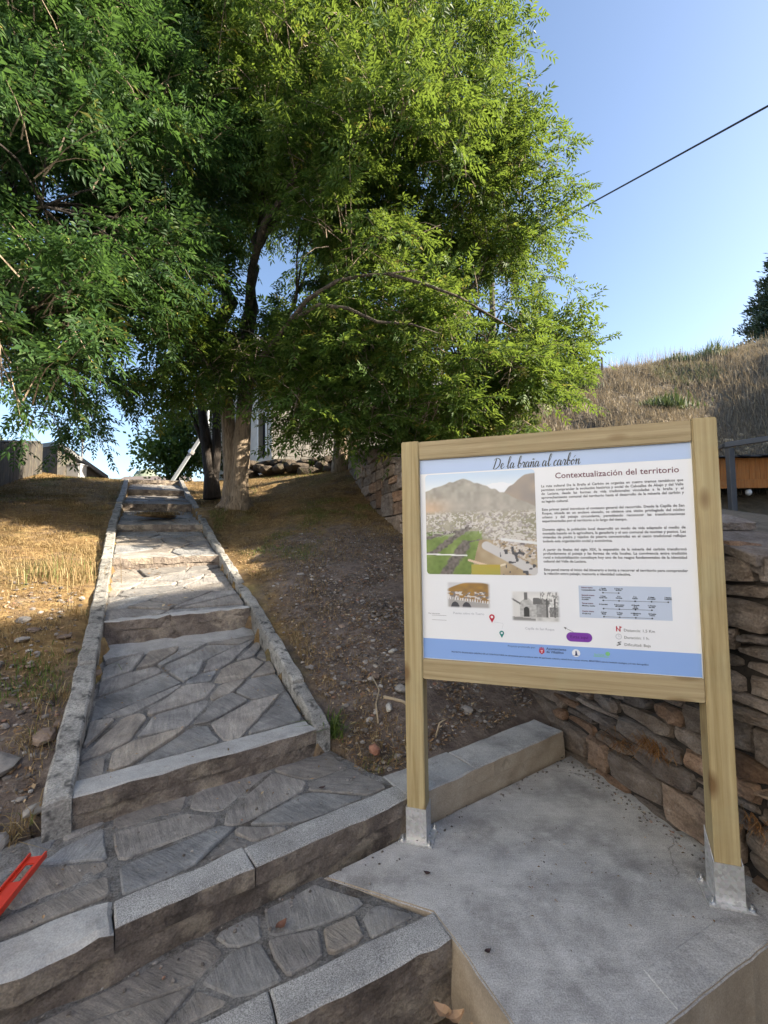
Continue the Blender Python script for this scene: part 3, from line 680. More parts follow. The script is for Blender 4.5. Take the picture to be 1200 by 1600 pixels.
bmesh.ops.recalc_face_normals(bm, faces=bm.faces)
bmesh.ops.bevel(bm, geom=[e for e in bm.edges if all(abs(v.co.z) < 1e-5 for v in e.verts)], offset=.006, segments=2, affect='EDGES')
me = bpy.data.meshes.new('slab'); bm.to_mesh(me); bm.free(); me.materials.append(M['concrete']); me.materials.append(M['formwork'])
for p in me.polygons:
    if abs(p.normal.z) < .5: p.material_index = 1
obj('slab', me, plat)
eF = np.array((.8987, .4386)); nF = np.array((-.4386, .8987)); F0 = np.array((.44, 1.21))
add_slab('edge_strip', (v3(F0+eF*.47+nF*.008, .0028), v3(F0+eF*1.27+nF*.008, .0028), v3(F0+eF*1.235+nF*.135, .0028), v3(F0+eF*.50+nF*.135, .0028)), .012, 12, 3, M['concrete'], plat, bev=.003, jit=.002, seed=2)

# ------------------------------------------------------------------ dry stone retaining wall
wdir = np.array((WALL_K, 1.0)); wdir /= np.linalg.norm(wdir); wn_ = np.array((-wdir[1], wdir[0]))   # along the wall, out towards the steps
W0 = np.array((xw(.35), .35))
def wpt(s, out, z): p = W0 + wdir*s + wn_*out; return np.array((p[0], p[1], z))
def wbase(s):
    p = W0 + wdir*s; return -.20 if p[1] < 1.75 else (-.04 if p[1] < 3.0 else float(zground(p[0]-.08, p[1]))-.05)
wall = empty('retaining_wall', (1.2, 2.9, 0), 'dry stone retaining wall of brown slate with flat capping stones behind the board', 'stone wall', kind='thing')
cb = MB(); SL = 10.35; ns = 46; V = []
for k in range(ns+1):
    s = SL*k/ns; y = (W0+wdir*s)[1]; zt = wall_top(y)-.06; zb_ = -.3 if y < 3.2 else wbase(s)-.3
    V += [wpt(s, -.035, zb_), wpt(s, -.035, zt), wpt(s, -.55, zt), wpt(s, -.55, zb_)]
F = []
for k in range(ns):
    a, b = k*4, k*4+4
    for i in range(3): F.append((a+i, a+i+1, b+i+1, b+i))
F += [(3, 2, 1, 0), tuple(ns*4+i for i in range(4))]
obj('core', mesh_pl('core', V, F, M['wallcore']), wall)
def wall_stone(s0, s1, z0, z1, out, r, deep=.16, nx=4, nz=3):
    """one block of the wall face; corners knocked off, face uneven"""
    V = []; F = []; sl0, sl1 = r.uniform(-.02, .02), r.uniform(-.02, .02); sd = r.uniform(0, 99); rx = r.uniform(-.012, .012)
    for layer, (o, ins) in enumerate(((-deep, .012), (out-.03, 0), (out, .011))):
        for j in range(nz+1):
            for i in range(nx+1):
                a, b = i/nx, j/nz
                s = s0+ins + (s1-s0-2*ins)*a; z = z0+ins*.45 + (z1-z0-.9*ins)*b
                z += sl0*(a-.5)*1.2 if j == nz else sl1*(a-.5)*1.2 if j == 0 else 0
                w = noise.noise_vector(Vector((s*7+sd, z*10, layer))) + .7*noise.noise_vector(Vector((s*21+sd, z*26, layer))); k = .008
                corner = (i in (0, nx)) and (j in (0, nz))
                if corner: s += r.uniform(.0, .016)*(1 if i == 0 else -1); z += r.uniform(0, .012)*(1 if j == 0 else -1)
                V.append(wpt(s+w.x*k, o + (w.z*.024 + rx*(a-.5)*2)*(layer == 2), z+w.y*k))
    w_ = nx+1; h_ = (nx+1)*(nz+1); L2 = 2*h_
    for j in range(nz):
        for i in range(nx): F.append((L2+j*w_+i+1, L2+j*w_+i, L2+(j+1)*w_+i, L2+(j+1)*w_+i+1))
    rim = [i for i in range(nx+1)] + [j*w_+nx for j in range(1, nz+1)] + [nz*w_+i for i in range(nx-1, -1, -1)] + [j*w_ for j in range(nz-1, 0, -1)]
    for l in (0, 1):
        for k in range(len(rim)):
            a, b = rim[k], rim[(k+1) % len(rim)]; F.append((l*h_+a, l*h_+b, (l+1)*h_+b, (l+1)*h_+a))
    return V, F
R2_ = random.Random(5); nst = 0
def courses(sa, sb, hmin, hmax, lmin, lmax, r):
    """rows that step with the ground"""
    global nst
    zc = min(wbase(sa), wbase(sb), wbase((sa+sb)/2)); tops = 9
    while True:
        h = r.uniform(hmin, hmax)*(1 if r.random() < .72 else 1.45)
        s = sa + r.uniform(-.12, 0)
        done = True
        while s < sb:
            l = r.uniform(lmin, lmax)*(1.15 if h > .6*hmax else .9); e_ = min(s+l, sb+.05)
            if sb - e_ < lmin*.5: e_ = sb
            mid = (s+e_)/2; y = (W0+wdir*mid)[1]; zt = wall_top(y)-.05
            if zc < zt-.03:
                done = False
                if zc+h > wbase(mid)-.03:
                    split = h > .8*hmax and r.random() < .3
                    rows = [(zc, zc+h*.55), (zc+h*.55, zc+h)] if split else [(zc, zc+h)]
                    for za, zb_ in rows:
                        V, F = wall_stone(s+.007, e_-.007, za+.006, min(zb_, zt+.03)-.006, r.uniform(-.022, .03), r)
                        obj('stone', mesh_pl('stone', V, F, M['wallstone'], False), wall); nst += 1
            s = e_
            if e_ >= sb: break
        zc += h
        if done: break
courses(.0, 2.9, .052, .118, .13, .36, R2_)
s = 2.9
while s < SL-.1:
    courses(s, min(s+1.5, SL), .15, .26, .28, .58, R2_); s += 1.5
# capping stones, thin slabs laid two deep
s = -.05
while s < SL:
    l = R2_.uniform(.22, .5); y = (W0+wdir*(s+l/2))[1]; y0 = (W0+wdir*s)[1]; y1_ = (W0+wdir*(s+l))[1]
    drop = R2_.uniform(-.05, .025)
    for lay in range(R2_.choice([2, 2, 3]) if s < 3.5 else 1):
        za, zb_ = wall_top(y0)-.075+lay*.040+drop, wall_top(y1_)-.075+lay*.040+drop+R2_.uniform(-.015, .015); o = R2_.uniform(-.04, .06)
        add_slab('cap_stone', (wpt(s+.01, o, za+.04), wpt(s+.01, -.5, za+.04), wpt(s+l-.01, -.5, zb_+.04), wpt(s+l-.01, o, zb_+.04)),   .036, 6, 6, M['wallstone'], wall, bev=.004, jit=.013, seed=s+lay*9)
    s += l

# ------------------------------------------------------------------ information board
SA = .3166; SO = np.array((.0896, 2.2061, 0)); SE = np.array((math.cos(SA), -math.sin(SA), 0)); SN = np.array((math.sin(SA), math.cos(SA), 0))
SM = Matrix(((SE[0], SN[0], 0, SO[0]), (SE[1], SN[1], 0, SO[1]), (0, 0, 1, 0), (0, 0, 0, 1)))   # board frame: x along, y back, z up
W, H, PW = 1.3297, 1.9, .088
board = empty('information_board', tuple(SO + SE*W/2), 'wooden information board on two square posts with a white printed panel', 'information board')
def sbox(name, lo, hi, mat, parent, bevel=.004, seg=2, **k):
    """box in the board's frame, kept as the object's own transform so that the grain runs along it"""
    b = MB(); c = [(a+d)/2 for a, d in zip(lo, hi)]; b.box([a-q for a, q in zip(lo, c)], [a-q for a, q in zip(hi, c)])
    o = bpy.data.objects.new(name, b.mesh(name, mat, False, bevel, seg)); put(o, parent)
    WM[o.name] = SM @ Matrix.Translation(c); o.matrix_basis = WM[o.name]
    return tag(o, **k)
for x0 in (0, W-PW):
    post = sbox('post', (x0, 0, .010), (x0+PW, PW, H), M['pine_z'], board)
    br = MB(); t = .003; g = .0022
    br.box((x0-g-t, -g-t, .004), (x0+PW+g+t, -g, .150)); br.box((x0-g-t, PW+g, .004), (x0+PW+g+t, PW+g+t, .150))
    # slanted cheeks either side
    for xs in (x0-g-t-.0002, x0+PW+g+.0002):
        ys = (-g, PW+g); za = (.150, .235) if x0 > .5 else (.150, .150)
        Vv = [(xs, ys[0], .004), (xs+t, ys[0], .004), (xs+t, ys[1], .004), (xs, ys[1], .004), (xs, ys[0], za[0]), (xs+t, ys[0], za[0]), (xs+t, ys[1], za[1]), (xs, ys[1], za[1])]
        br.add(Vv, [(0,3,2,1),(4,5,6,7),(0,1,5,4),(1,2,6,5),(2,3,7,6),(3,0,4,7)])
    br.box((x0-.036, -.036, .0015), (x0+PW+.036, PW+.036, .0075))
    br.V = [SM @ Vector(v) for v in br.V]
    bo = br.build('bracket', M['zinc'], post)
    for bx in (x0-.020, x0+PW+.020):
        for by in (-.019, PW+.018):
            q = MB(); c = Vector((bx, by, 0))
            q.tube([c+Vector((0,0,.0076)), c+Vector((0,0,.016))], [.0095]*2, 6); q.tube([c+Vector((0,0,.016)), c+Vector((0,0,.030))], [.0048]*2, 8)
            q.tube([c+Vector((0,0,.0075)), c+Vector((0,0,.0095))], [.0135]*2, 12)
            q.V = [SM @ Vector(v) for v in q.V]; q.build('bolt', M['bolt'], post)
for z0, z1 in ((1.806, 1.895), (.752, .846)):
    sbox('rail', (PW+.001, .002, z0), (W-PW-.001, .070, z1), M['pine_x'], board)
m, nt, b = new_mat('printed panel white'); b.inputs['Base Color'].default_value = (.80, .81, .84, 1); b.inputs['Roughness'].default_value = .28
M['panel'] = m
panel = sbox('panel', (PW-.004, .020, .838), (W-PW+.004, .030, 1.815), M['panel'], board, .0005, 1)
def ink(name, col, rough=.3):
    m, nt, b = new_mat(name); b.inputs['Base Color'].default_value = (*col, 1); b.inputs['Roughness'].default_value = rough; return m
INK = {'band': ink('pale blue print', (.44,.56,.80)), 'foot': ink('blue print', (.25,.40,.76)), 'table': ink('grey blue print', (.52,.59,.72)), 'dark': ink('dark ink', (.045,.05,.06)), 'grey': ink('grey ink', (.14,.14,.15)),
       'maroon': ink('maroon ink', (.16,.055,.085)), 'purple': ink('purple print', (.20,.045,.36)), 'pred': ink('red print', (.50,.02,.05)), 'pteal': ink('teal print', (.02,.22,.20)), 'white': ink('white print', (.80,.81,.84)),
       'navy': ink('navy ink', (.03,.05,.14)), 'lgreen': ink('green print', (.22,.55,.22)), 'dpurple': ink('dark purple ink', (.07,.01,.15)), 'lgrey': ink('pale grey ink', (.38,.40,.45))}
def P2(u_, z, lay=1): return SM @ Vector((u_, .020 - .0006*lay, z))
def shape(name, polys, mat, lay=1, parent=None):
    V = []; F = []
    for p in polys:
        b = len(V); V += [P2(x, z, lay) for x, z in p]; F.append(tuple(range(b, b+len(p))))
    me = mesh_pl(name, V, F, mat)
    bm = bmesh.new(); bm.from_mesh(me); bmesh.ops.triangulate(bm, faces=bm.faces); 
    for f in bm.faces:
        if f.normal.dot(Vector(-SN)) < 0: f.normal_flip()
    bm.to_mesh(me); bm.free()
    return obj(name, me, parent or panel)
def rect(x0, z0, x1, z1): return [(x0, z0), (x1, z0), (x1, z1), (x0, z1)]
def disc(x, z, r, n=20): return [(x+r*math.cos(2*math.pi*k/n), z+r*math.sin(2*math.pi*k/n)) for k in range(n)]
def rrect(x0, z0, x1, z1, r, n=5):
    out = []
    for cx, cz, a0 in ((x1-r, z0+r, -90), (x1-r, z1-r, 0), (x0+r, z1-r, 90), (x0+r, z0+r, 180)):
        for k in range(n+1): a = math.radians(a0+90*k/n); out.append((cx+r*math.cos(a), cz+r*math.sin(a)))
    return out
def line(x0, z0, x1, z1, w): 
    d = Vector((x1-x0, z1-z0)).normalized()*w/2; return [(x0+d.y, z0-d.x), (x1+d.y, z1-d.x), (x1-d.y, z1+d.x), (x0-d.y, z0+d.x)]
def text(name, s, x, z, size, mat, width=0, align='LEFT', lead=1.0, lay=2, shear=0, off=0, justify=False, spc=1.0):
    """lettering; with width it is a text box whose lines are justified"""
    c = bpy.data.curves.new('txt', 'FONT'); c.body = s; c.size = size; c.shear = shear; c.space_line = lead; c.offset = off; c.space_character = spc; c.resolution_u = 2
    if width: c.text_boxes[0].width = width; c.align_x = 'JUSTIFY' if justify else align
    else: c.align_x = align
    o = bpy.data.objects.new('txt', c); COL.objects.link(o); bpy.context.view_layer.update()
    dg = bpy.context.evaluated_depsgraph_get(); me = bpy.data.meshes.new_from_object(o.evaluated_get(dg)); bpy.data.objects.remove(o); bpy.data.curves.remove(c)
    me.name = name; me.materials.clear(); me.materials.append(mat)
    for v in me.vertices: v.co = P2(x+v.co.x, z+v.co.y, lay)
    return obj(name, me, panel)
PX0, PX1 = PW+.003, W-PW-.003
shape('blue_band', [rect(PX0, 1.737, PX1, 1.805)], INK['band'])
shape('blue_footer', [rect(PX0, .848, PX1, .942)], INK['foot'])
# brush-script title, drawn stroke by stroke with a slanted nib
GL = {'D': ([[(.30,.95),(.22,.5),(.10,.03)], [(.02,.80),(.30,1.0),(.75,.80),(.72,.30),(.35,.02),(.02,.05)]], .86),
 'e': ([[(.0,.18),(.25,.25),(.36,.42),(.22,.50),(.10,.28),(.18,.02),(.36,.06),(.52,.2)]], .46),
 'l': ([[(.0,.15),(.28,.60),(.36,1.02),(.22,1.0),(.14,.45),(.18,.04),(.30,.05),(.42,.2)]], .38),
 'a': ([[(.36,.44),(.18,.50),(.04,.22),(.12,.02),(.28,.15),(.38,.46),(.36,.12),(.44,.02),(.58,.2)]], .54),
 'b': ([[(.0,.15),(.26,.60),(.34,1.02),(.20,.98),(.12,.40),(.14,.06),(.28,.02),(.40,.22),(.34,.44),(.26,.36),(.52,.38)]], .48),
 'r': ([[(.0,.2),(.14,.52),(.20,.44),(.34,.46),(.28,.12),(.36,.02),(.50,.2)]], .44),
 'n': ([[(.0,.4),(.10,.48),(.08,.02)], [(.08,.1),(.24,.44),(.36,.46),(.34,.12),(.42,.02),(.56,.2)]], .52),
 'c': ([[(.36,.38),(.26,.50),(.08,.30),(.12,.03),(.30,.04),(.46,.2)]], .42),
 'o': ([[(.24,.48),(.06,.28),(.14,.02),(.34,.18),(.32,.42),(.22,.46),(.34,.36),(.52,.36)]], .48),
 '~': ([[(-.36,.66),(-.28,.74),(-.18,.66),(-.08,.74)]], 0), "'": ([[(-.24,.62),(-.08,.82)]], 0), ' ': ([], .30)}
def catmull(P, n=7):
    P = [Vector(p) for p in P]; P = [P[0]*2-P[1]] + P + [P[-1]*2-P[-2]]; out = []
    for i in range(1, len(P)-2):
        for k in range(n):
            t = k/n; a, b, c, d = P[i-1:i+3]; out.append(.5*((2*b)+(c-a)*t+(2*a-5*b+4*c-d)*t*t+(3*b-a-3*c+d)*t**3))
    return out + [P[-2]]
pen = 0; strokes = []
for ch in "De la bran~a al carbo'n":
    g, adv = GL[ch]
    for st in g:
        c = catmull(st)
        strokes.append([(pen+p.x, p.y) for p in c])
    pen += adv
sx = .377/pen; sz = .060
V = []; F = []
for st in strokes:
    pts2 = [Vector((.438 + x*sx + .16*y*sz, 1.7425 + y*sz*.86 - .002)) for x, y in st]; b = len(V)
    for i, p in enumerate(pts2):
        d = (pts2[min(i+1, len(pts2)-1)]-pts2[max(i-1, 0)]).normalized(); wd = .0010 + .0016*max(0, -d.y) 
        n = Vector((-d.y, d.x))*wd
        V += [P2(*(p+n), 2), P2(*(p-n), 2)]
    for i in range(len(pts2)-1): F.append((b+2*i, b+2*i+1, b+2*i+3, b+2*i+2))
obj('title', mesh_pl('title', V, F, INK['dark']), panel)
text('heading', 'Contextualización del territorio', .710, 1.683, .0365, INK['maroon'], off=.0004, spc=1.02).scale = (1, 1, 1)
PARA = [(1.6585, 'La ruta cultural De la Braña al Carbón se organiza en cuatro tramos temáticos que permiten comprender la evolución histórica y social de Caboalles de Abajo y del Valle de Laciana, desde las formas de vida tradicionales vinculadas a la braña y el aprovechamiento comunal del territorio hasta el desarrollo de la minería del carbón y su legado cultural.'),
 (1.5525, 'Este primer panel introduce el contexto general del recorrido. Desde la Capilla de San Roque, situada en un enclave elevado, se obtiene una visión privilegiada del núcleo urbano y del paisaje circundante, permitiendo reconocer las transformaciones experimentadas por el territorio a lo largo del tiempo.'),
 (1.4620, 'Durante siglos, la población local desarrolló un modo de vida adaptado al medio de montaña basado en la agricultura, la ganadería y el uso comunal de montes y pastos. Las viviendas de piedra y tejados de pizarra concentradas en el casco tradicional reflejan todavía esta organización social y económica.'),
 (1.3720, 'A partir de finales del siglo XIX, la expansión de la minería del carbón transformó profundamente el paisaje y las formas de vida locales. La convivencia entre tradición rural e industrialización constituye hoy uno de los rasgos fundamentales de la identidad cultural del Valle de Laciana.'),
 (1.2830, 'Este panel marca el inicio del itinerario e invita a recorrer el territorio para comprender la relación entre paisaje, memoria e identidad colectiva.')]
for z, s in PARA: text('paragraph', s, .650, z-.013, .0155, INK['grey'], width=.557, justify=True, lead=1.12, off=.00035)
text('caption', 'Puente sobre río Tuerto', .238, 1.062, .0145, INK['lgrey']); text('caption', 'Capilla de San Roque', .562, 1.006, .0145, INK['lgrey'])
text('caption', 'Más información', .118, 1.058, .0085, INK['grey']); 
for k in (0, 1): shape('rule', [rect(.135, 1.052-.022*k, .205, 1.0532-.022*k)], INK['grey'])
# map pins
for (x, z, r, mt) in ((.417, 1.055, .0125, 'pred'), (.459, .984, .0105, 'pteal')):
    tear = [(x, z-2.1*r)] + [(x+r*math.cos(a), z+r*math.sin(a)) for a in [math.radians(-25+230*k/16) for k in range(17)]]
    shape('map_pin', [tear], INK[mt], 2); shape('map_pin_hole', [disc(x, z, r*.45)], INK['white'], 3)
dash = []
for (x0, z0, x1, z1, n) in ((.428, 1.032, .467, 1.028, 7), (.467, 1.026, .461, 1.002, 5)):
    for k in range(n): dash.append(line(x0+(x1-x0)*k/n, z0+(z1-z0)*k/n, x0+(x1-x0)*(k+.5)/n, z0+(z1-z0)*(k+.5)/n, .0014))
shape('dotted_route', dash, INK['lgrey'])
# pill with pointer
shape('purple_pill', [rrect(.734, .963, .838, 1.003, .0199, 7)], INK['purple']); text('pill_text', 'Estás aquí', .786, .9775, .0185, INK['dpurple'], align='CENTER')
shape('pointer', [line(.763, 1.004, .731, 1.020, .0018), [(.724, 1.0245), (.736, 1.0225), (.732, 1.0135)]], INK['grey'])
# route table
shape('route_table', [rect(.791, 1.069, 1.144, 1.207)], INK['table'])
rows = [(1.190, ['Primer tramo', 'Contextualización'], ['1 Capilla|San Roque', '2 Cruce de|las Eras'], 2), (1.157, ['Segundo tramo', 'De la braña|al pueblo'], ['3 Casa|Santibáñez', '4 La|Corrada', '5 La|Fuente', '6 Iglesia|parroquial', '7 Molino|Calderón'], 5),
        (1.122, ['Tercer tramo', 'Minería y cambio'], ['8 Cuarteles', '9 Economato|del carbón', '10 Escuela|de la|minería', '11 Puente|del tren'], 4), (1.088, ['Cuarto tramo', 'El valle hoy'], ['12 Pozo|María', '13 Plaza|mayor', '14 Miradores|del río', '15 Puente|Tuerto'], 4)]
ar = []
for z, hd, st, n in rows:
    text('row_heading', hd[0], .802, z+.006, .0082, INK['maroon'], lay=3, off=.0003); text('row_heading', hd[1].replace('|', '\n'), .802, z-.004, .0076, INK['dark'], lay=3, off=.0003)
    xs = [.887+.061*k for k in range(n)]
    for x, s in zip(xs, st): text('stop_name', s.replace('|', '\n'), x, z+.004, .0072, INK['dark'], align='CENTER', lay=3, lead=.9, off=.0003)
    ar += [line(xs[0], z-.012, xs[-1], z-.012, .0013)] + [disc(x, z-.012, .0032, 10) for x in xs]
shape('route_lines', ar, INK['dark'], 3)
# facts
for z, s in ((1.017, 'Distancia: 1,5 Km'), (.987, 'Duración: 1 h.'), (.957, 'Dificultad: Baja')): text('fact', s, .961, z, .0165, INK['grey'])
shape('distance_icon', [line(.934, 1.016, .934, 1.038, .004), line(.934, 1.034, .946, 1.018, .003), line(.947, 1.016, .947, 1.038, .004), disc(.951, 1.034, .003, 8)], INK['pred'], 2)
ring = disc(.941, .9945, .0115, 24); shape('clock_icon', [[ring[k], ring[(k+1) % 24], disc(.941, .9945, .0098, 24)[(k+1) % 24], disc(.941, .9945, .0098, 24)[k]] for k in range(24)] + [line(.941, .9945, .941, 1.002, .0012), line(.941, .9945, .947, .9945, .0012)], INK['lgrey'], 2)
shape('path_icon', [line(.950, .973, .936, .969, .003), line(.936, .969, .948, .963, .003), line(.948, .963, .932, .957, .0035)], INK['dark'], 2)
# footer
text('footer_text', 'Proyecto promovido por:', .484, .924, .0115, INK['navy'])
text('footer_text', 'Ayuntamiento\nde Villablino', .649, .921, .0145, INK['navy'], lead=.95, off=.0003)
shape('coat_of_arms', [[(.619, .922), (.641, .922), (.641, .908), (.630, .899), (.619, .908)], [(.620, .924), (.623, .931), (.627, .926), (.630, .933), (.633, .926), (.637, .931), (.640, .924)]], INK['pred'], 2)
shape('coat_of_arms_mark', [rect(.625, .914, .635, .917), rect(.628, .907, .632, .912)], INK['white'], 3)
shape('round_logo', [disc(.771, .914, .0165, 24)], INK['white'], 2); shape('round_logo_figure', [[(.766, .904), (.777, .904), (.775, .912), (.773, .924), (.769, .924), (.768, .912)], line(.759, .9035, .783, .9035, .0015)], INK['navy'], 3)
text('green_logo_text', 'laciana', .843, .909, .015, INK['lgreen']); shape('green_logo', [disc(.896, .919, .009, 14), line(.84, .906, .90, .905, .002)], INK['lgreen'], 2)
text('footer_line', 'PROYECTO FINANCIADO DENTRO DE LA CONVOCATORIA de subvenciones para la puesta en valor del patrimonio cultural y natural de las cuencas mineras, MINISTERIO para la transición ecológica y el reto demográfico', .226, .8815, .0089, INK['navy'], off=.0002)

# the printed photographs: fine sheets of coloured dots
def sm(a, b, x): t = np.clip((x-a)/(b-a), 0, 1); return t*t*(3-2*t)
def vnoise(x, y, f, seed):
    """value noise on arrays"""
    g = np.random.default_rng(seed).random((64, 64)); X, Y = x*f, y*f; xi, yi = np.floor(X).astype(int), np.floor(Y).astype(int); tx, ty = X-xi, Y-yi
    tx, ty = tx*tx*(3-2*tx), ty*ty*(3-2*ty); G = lambda a, b: g[a % 64, b % 64]
    return (G(xi, yi)*(1-tx)+G(xi+1, yi)*tx)*(1-ty) + (G(xi, yi+1)*(1-tx)+G(xi+1, yi+1)*tx)*ty
def print_sheet(name, x0, z0, x1, z1, nx, ny, fn, lay=2, round_=0):
    a, b = np.meshgrid(np.linspace(0, 1, nx), np.linspace(0, 1, ny)); C = fn(a, b)
    V = np.array([P2(x0+(x1-x0)*p, z1+(z0-z1)*q, lay) for p, q in zip(a.ravel(), b.ravel())])
    C = np.concatenate([C.reshape(-1, 3), np.ones((nx*ny, 1))], 1); F = grid_faces(ny, nx)
    if round_:
        A = (x1-x0)/(z1-z0); cx = np.minimum(a, 1-a).ravel()*A/round_; cy = np.minimum(b, 1-b).ravel()/round_
        out = (cx < 1) & (cy < 1) & ((1-cx)**2 + (1-cy)**2 > 1); F = F[~out[F].any(1)]
    obj(name, mesh_np(name, V, F[:, ::-1], M['print'], True, {'Col': C}), panel)
m, nt, b = new_mat('printed photograph'); at = node(nt, 'ShaderNodeAttribute', attribute_name='Col'); nt.links.new(at.outputs['Color'], b.inputs['Base Color']); b.inputs['Roughness'].default_value = .28; M['print'] = m
def L3(a, b, t): return np.array(a)*(1-t[..., None]) + np.array(b)*t[..., None]
def valley_print(x, y):
    c = L3((.55,.68,.84), (.80,.84,.87), sm(0, .2, y))
    snow = .10 + .03*vnoise(x, y*0, 14, 3)
    c = L3(0, 1, (y > snow)*((x > .5) & (x < .8)))*np.array((.82,.84,.88)) + c*(1-((y > snow)*((x > .5) & (x < .8)))[..., None])
    m2 = .30-.27*sm(.55, .98, x) + .02*(vnoise(x, y*0, 22, 4)-.5); k = sm(0, .012, y-m2)
    c = c*(1-k[..., None]) + L3((.30,.27,.25), (.42,.34,.27), vnoise(x, y, 12, 5))*k[..., None]
    m1 = .055 + .13*np.abs(x-.36)**1.25*3*(x < .36) + .36*np.maximum(x-.36, 0)**1.15*1.35 + .016*(vnoise(x, y*0, 26, 6)-.5); k = sm(0, .012, y-m1)
    mm = L3((.30,.285,.25), (.42,.39,.34), vnoise(x, y, 9, 7)); mm = mm*(.72+.34*vnoise(x, y, 34, 8)[..., None]+.25*vnoise(x, y, 14, 27)[..., None])
    glow = np.exp(-((x-.03)/.16)**2-((y-.36)/.09)**2); mm = mm + glow[..., None]*np.array((.35,.14,.0)); haze = sm(.15, .36, y)*.35; mm = mm*(1-haze[..., None]) + np.array((.50,.45,.40))*haze[..., None]
    c = c*(1-k[..., None]) + mm*k[..., None]
    k = sm(.36, .42, y); gr = L3((.30,.29,.20), (.46,.42,.34), vnoise(x, y, 10, 9)); c = c*(1-k[..., None]) + gr*k[..., None]
    fld = (y > .58) & (x < .52+.1*(y-.6)); gf = L3((.13,.20,.05), (.24,.32,.10), vnoise(x, y, 8, 10)); c = np.where(fld[..., None], gf*(.85+.3*vnoise(x, y, 40, 11))[..., None], c)
    # river trees and hedges
    for (a0, b0, a1, b1, w) in ((.08, .78, .42, .52, .035), (.18, 1.0, .36, .72, .06), (.0, .64, .28, .58, .018), (.36, .70, .50, .66, .010), (.1, .78, .0, .79, .015)):
        dx, dy = a1-a0, b1-b0; t = np.clip(((x-a0)*dx+(y-b0)*dy)/(dx*dx+dy*dy), 0, 1); d = np.hypot(x-a0-t*dx, y-b0-t*dy); d = d + .02*(vnoise(x, y, 45, 12)-.5); k = 1-sm(w*.6, w, d)
        c = c*(1-k[..., None]) + L3((.10,.09,.08), (.24,.21,.19), vnoise(x, y, 55, 13))*k[..., None]
    br = (y > .66) & (x > .50-.25*(y-.66)) & (y > .55+.2*(1-x)); c = np.where(br[..., None], L3((.34,.25,.15), (.52,.42,.28), vnoise(x, y, 15, 14)), c)
    # the town: roofs and white walls
    dens = sm(.36, .42, y)*(1-sm(.55, .66, y-.14*sm(.5, .7, x)-.12*sm(.55, .9, x)))*(1-.8*((x > .28) & (x < .5) & (y > .55))); n1 = .6*vnoise(x, y*1.3, 75, 15)+.4*vnoise(x, y*1.2, 30, 25); n2 = .6*vnoise(x, y*1.3, 64, 16)+.4*vnoise(x, y*1.3, 28, 26); cl = vnoise(x, y, 7, 17)
    w = (n1 > .62-.26*cl)*dens*.95; r = (n2 > .60)*dens; c = c*(1-.75*w[..., None]) + np.array((.74,.70,.67))*.75*w[..., None]; c = c*(1-.6*r[..., None]) + L3((.24,.22,.23), (.40,.34,.33), n1)*.6*r[..., None]
    # roads
    for (a0, b0, a1, b1, w, cc) in ((.56, .72, 1.0, .98, .045, (.60,.58,.57)), (0, .80, .38, .815, .007, (.85,.85,.84)), (.70, .66, 1.0, .70, .014, (.74,.74,.74)), (.40, .86, .62, .93, .012, (.72,.55,.40)), (.62, .93, .72, .90, .01, (.75,.66,.50))):
        dx, dy = a1-a0, b1-b0; t = np.clip(((x-a0)*dx+(y-b0)*dy)/(dx*dx+dy*dy), 0, 1); d = np.hypot(x-a0-t*dx, y-b0-t*dy); k = 1-sm(w*.8, w, d); c = c*(1-k[..., None]) + np.array(cc)*k[..., None]
    og = ((y > .9) & (x > .42) & (x < .68)); c = np.where(og[..., None], L3((.50,.36,.06), (.36,.38,.10), vnoise(x, y, 8, 18)), c)
    dk = (vnoise(x, y, 34, 19) > .74) & (x > .68) & (y > .7); c = np.where(dk[..., None], (.09,.09,.10), c)
    return np.clip(c, 0, .9)
WH = np.array((.80,.81,.84))
def vignette(x, y, c, s=.08):
    e = sm(0, s, x)*sm(0, s, 1-x)*sm(0, s, y)*sm(0, s, 1-y); return c*e[..., None] + WH*(1-e[..., None])
def bridge_print(x, y):
    c = L3((.60,.60,.63), (.70,.70,.70), y); h = .42-.42*np.sin(np.clip((x+.15)/1.1, 0, 1)*2.2); k = sm(0, .03, y-h); c = c*(1-k[..., None]) + L3((.24,.15,.07), (.42,.24,.06), vnoise(x, y, 9, 21))*k[..., None]
    tw = (y > .38) & (y < .66) & (vnoise(x, y, 18, 22) > .52); c = np.where(tw[..., None], (.66,.62,.60), c); tw = (y > .38) & (y < .66) & (vnoise(x, y, 22, 23) > .62); c = np.where(tw[..., None], (.22,.20,.20), c)
    d = .64+.16*x; c = np.where((y > d)[..., None], (.40,.38,.37), c); rl = (y > d-.08) & (y < d+.02) & (np.mod(x*18, 1) > .45); c = np.where(rl[..., None], (.70,.68,.68), c)
    for cx in (.20, .46): c = np.where(((np.hypot((x-cx)/.10, (y-1.0)/.24) < 1) & (y > d+.05))[..., None], (.07,.07,.08), c)
    return vignette(x, y, c)
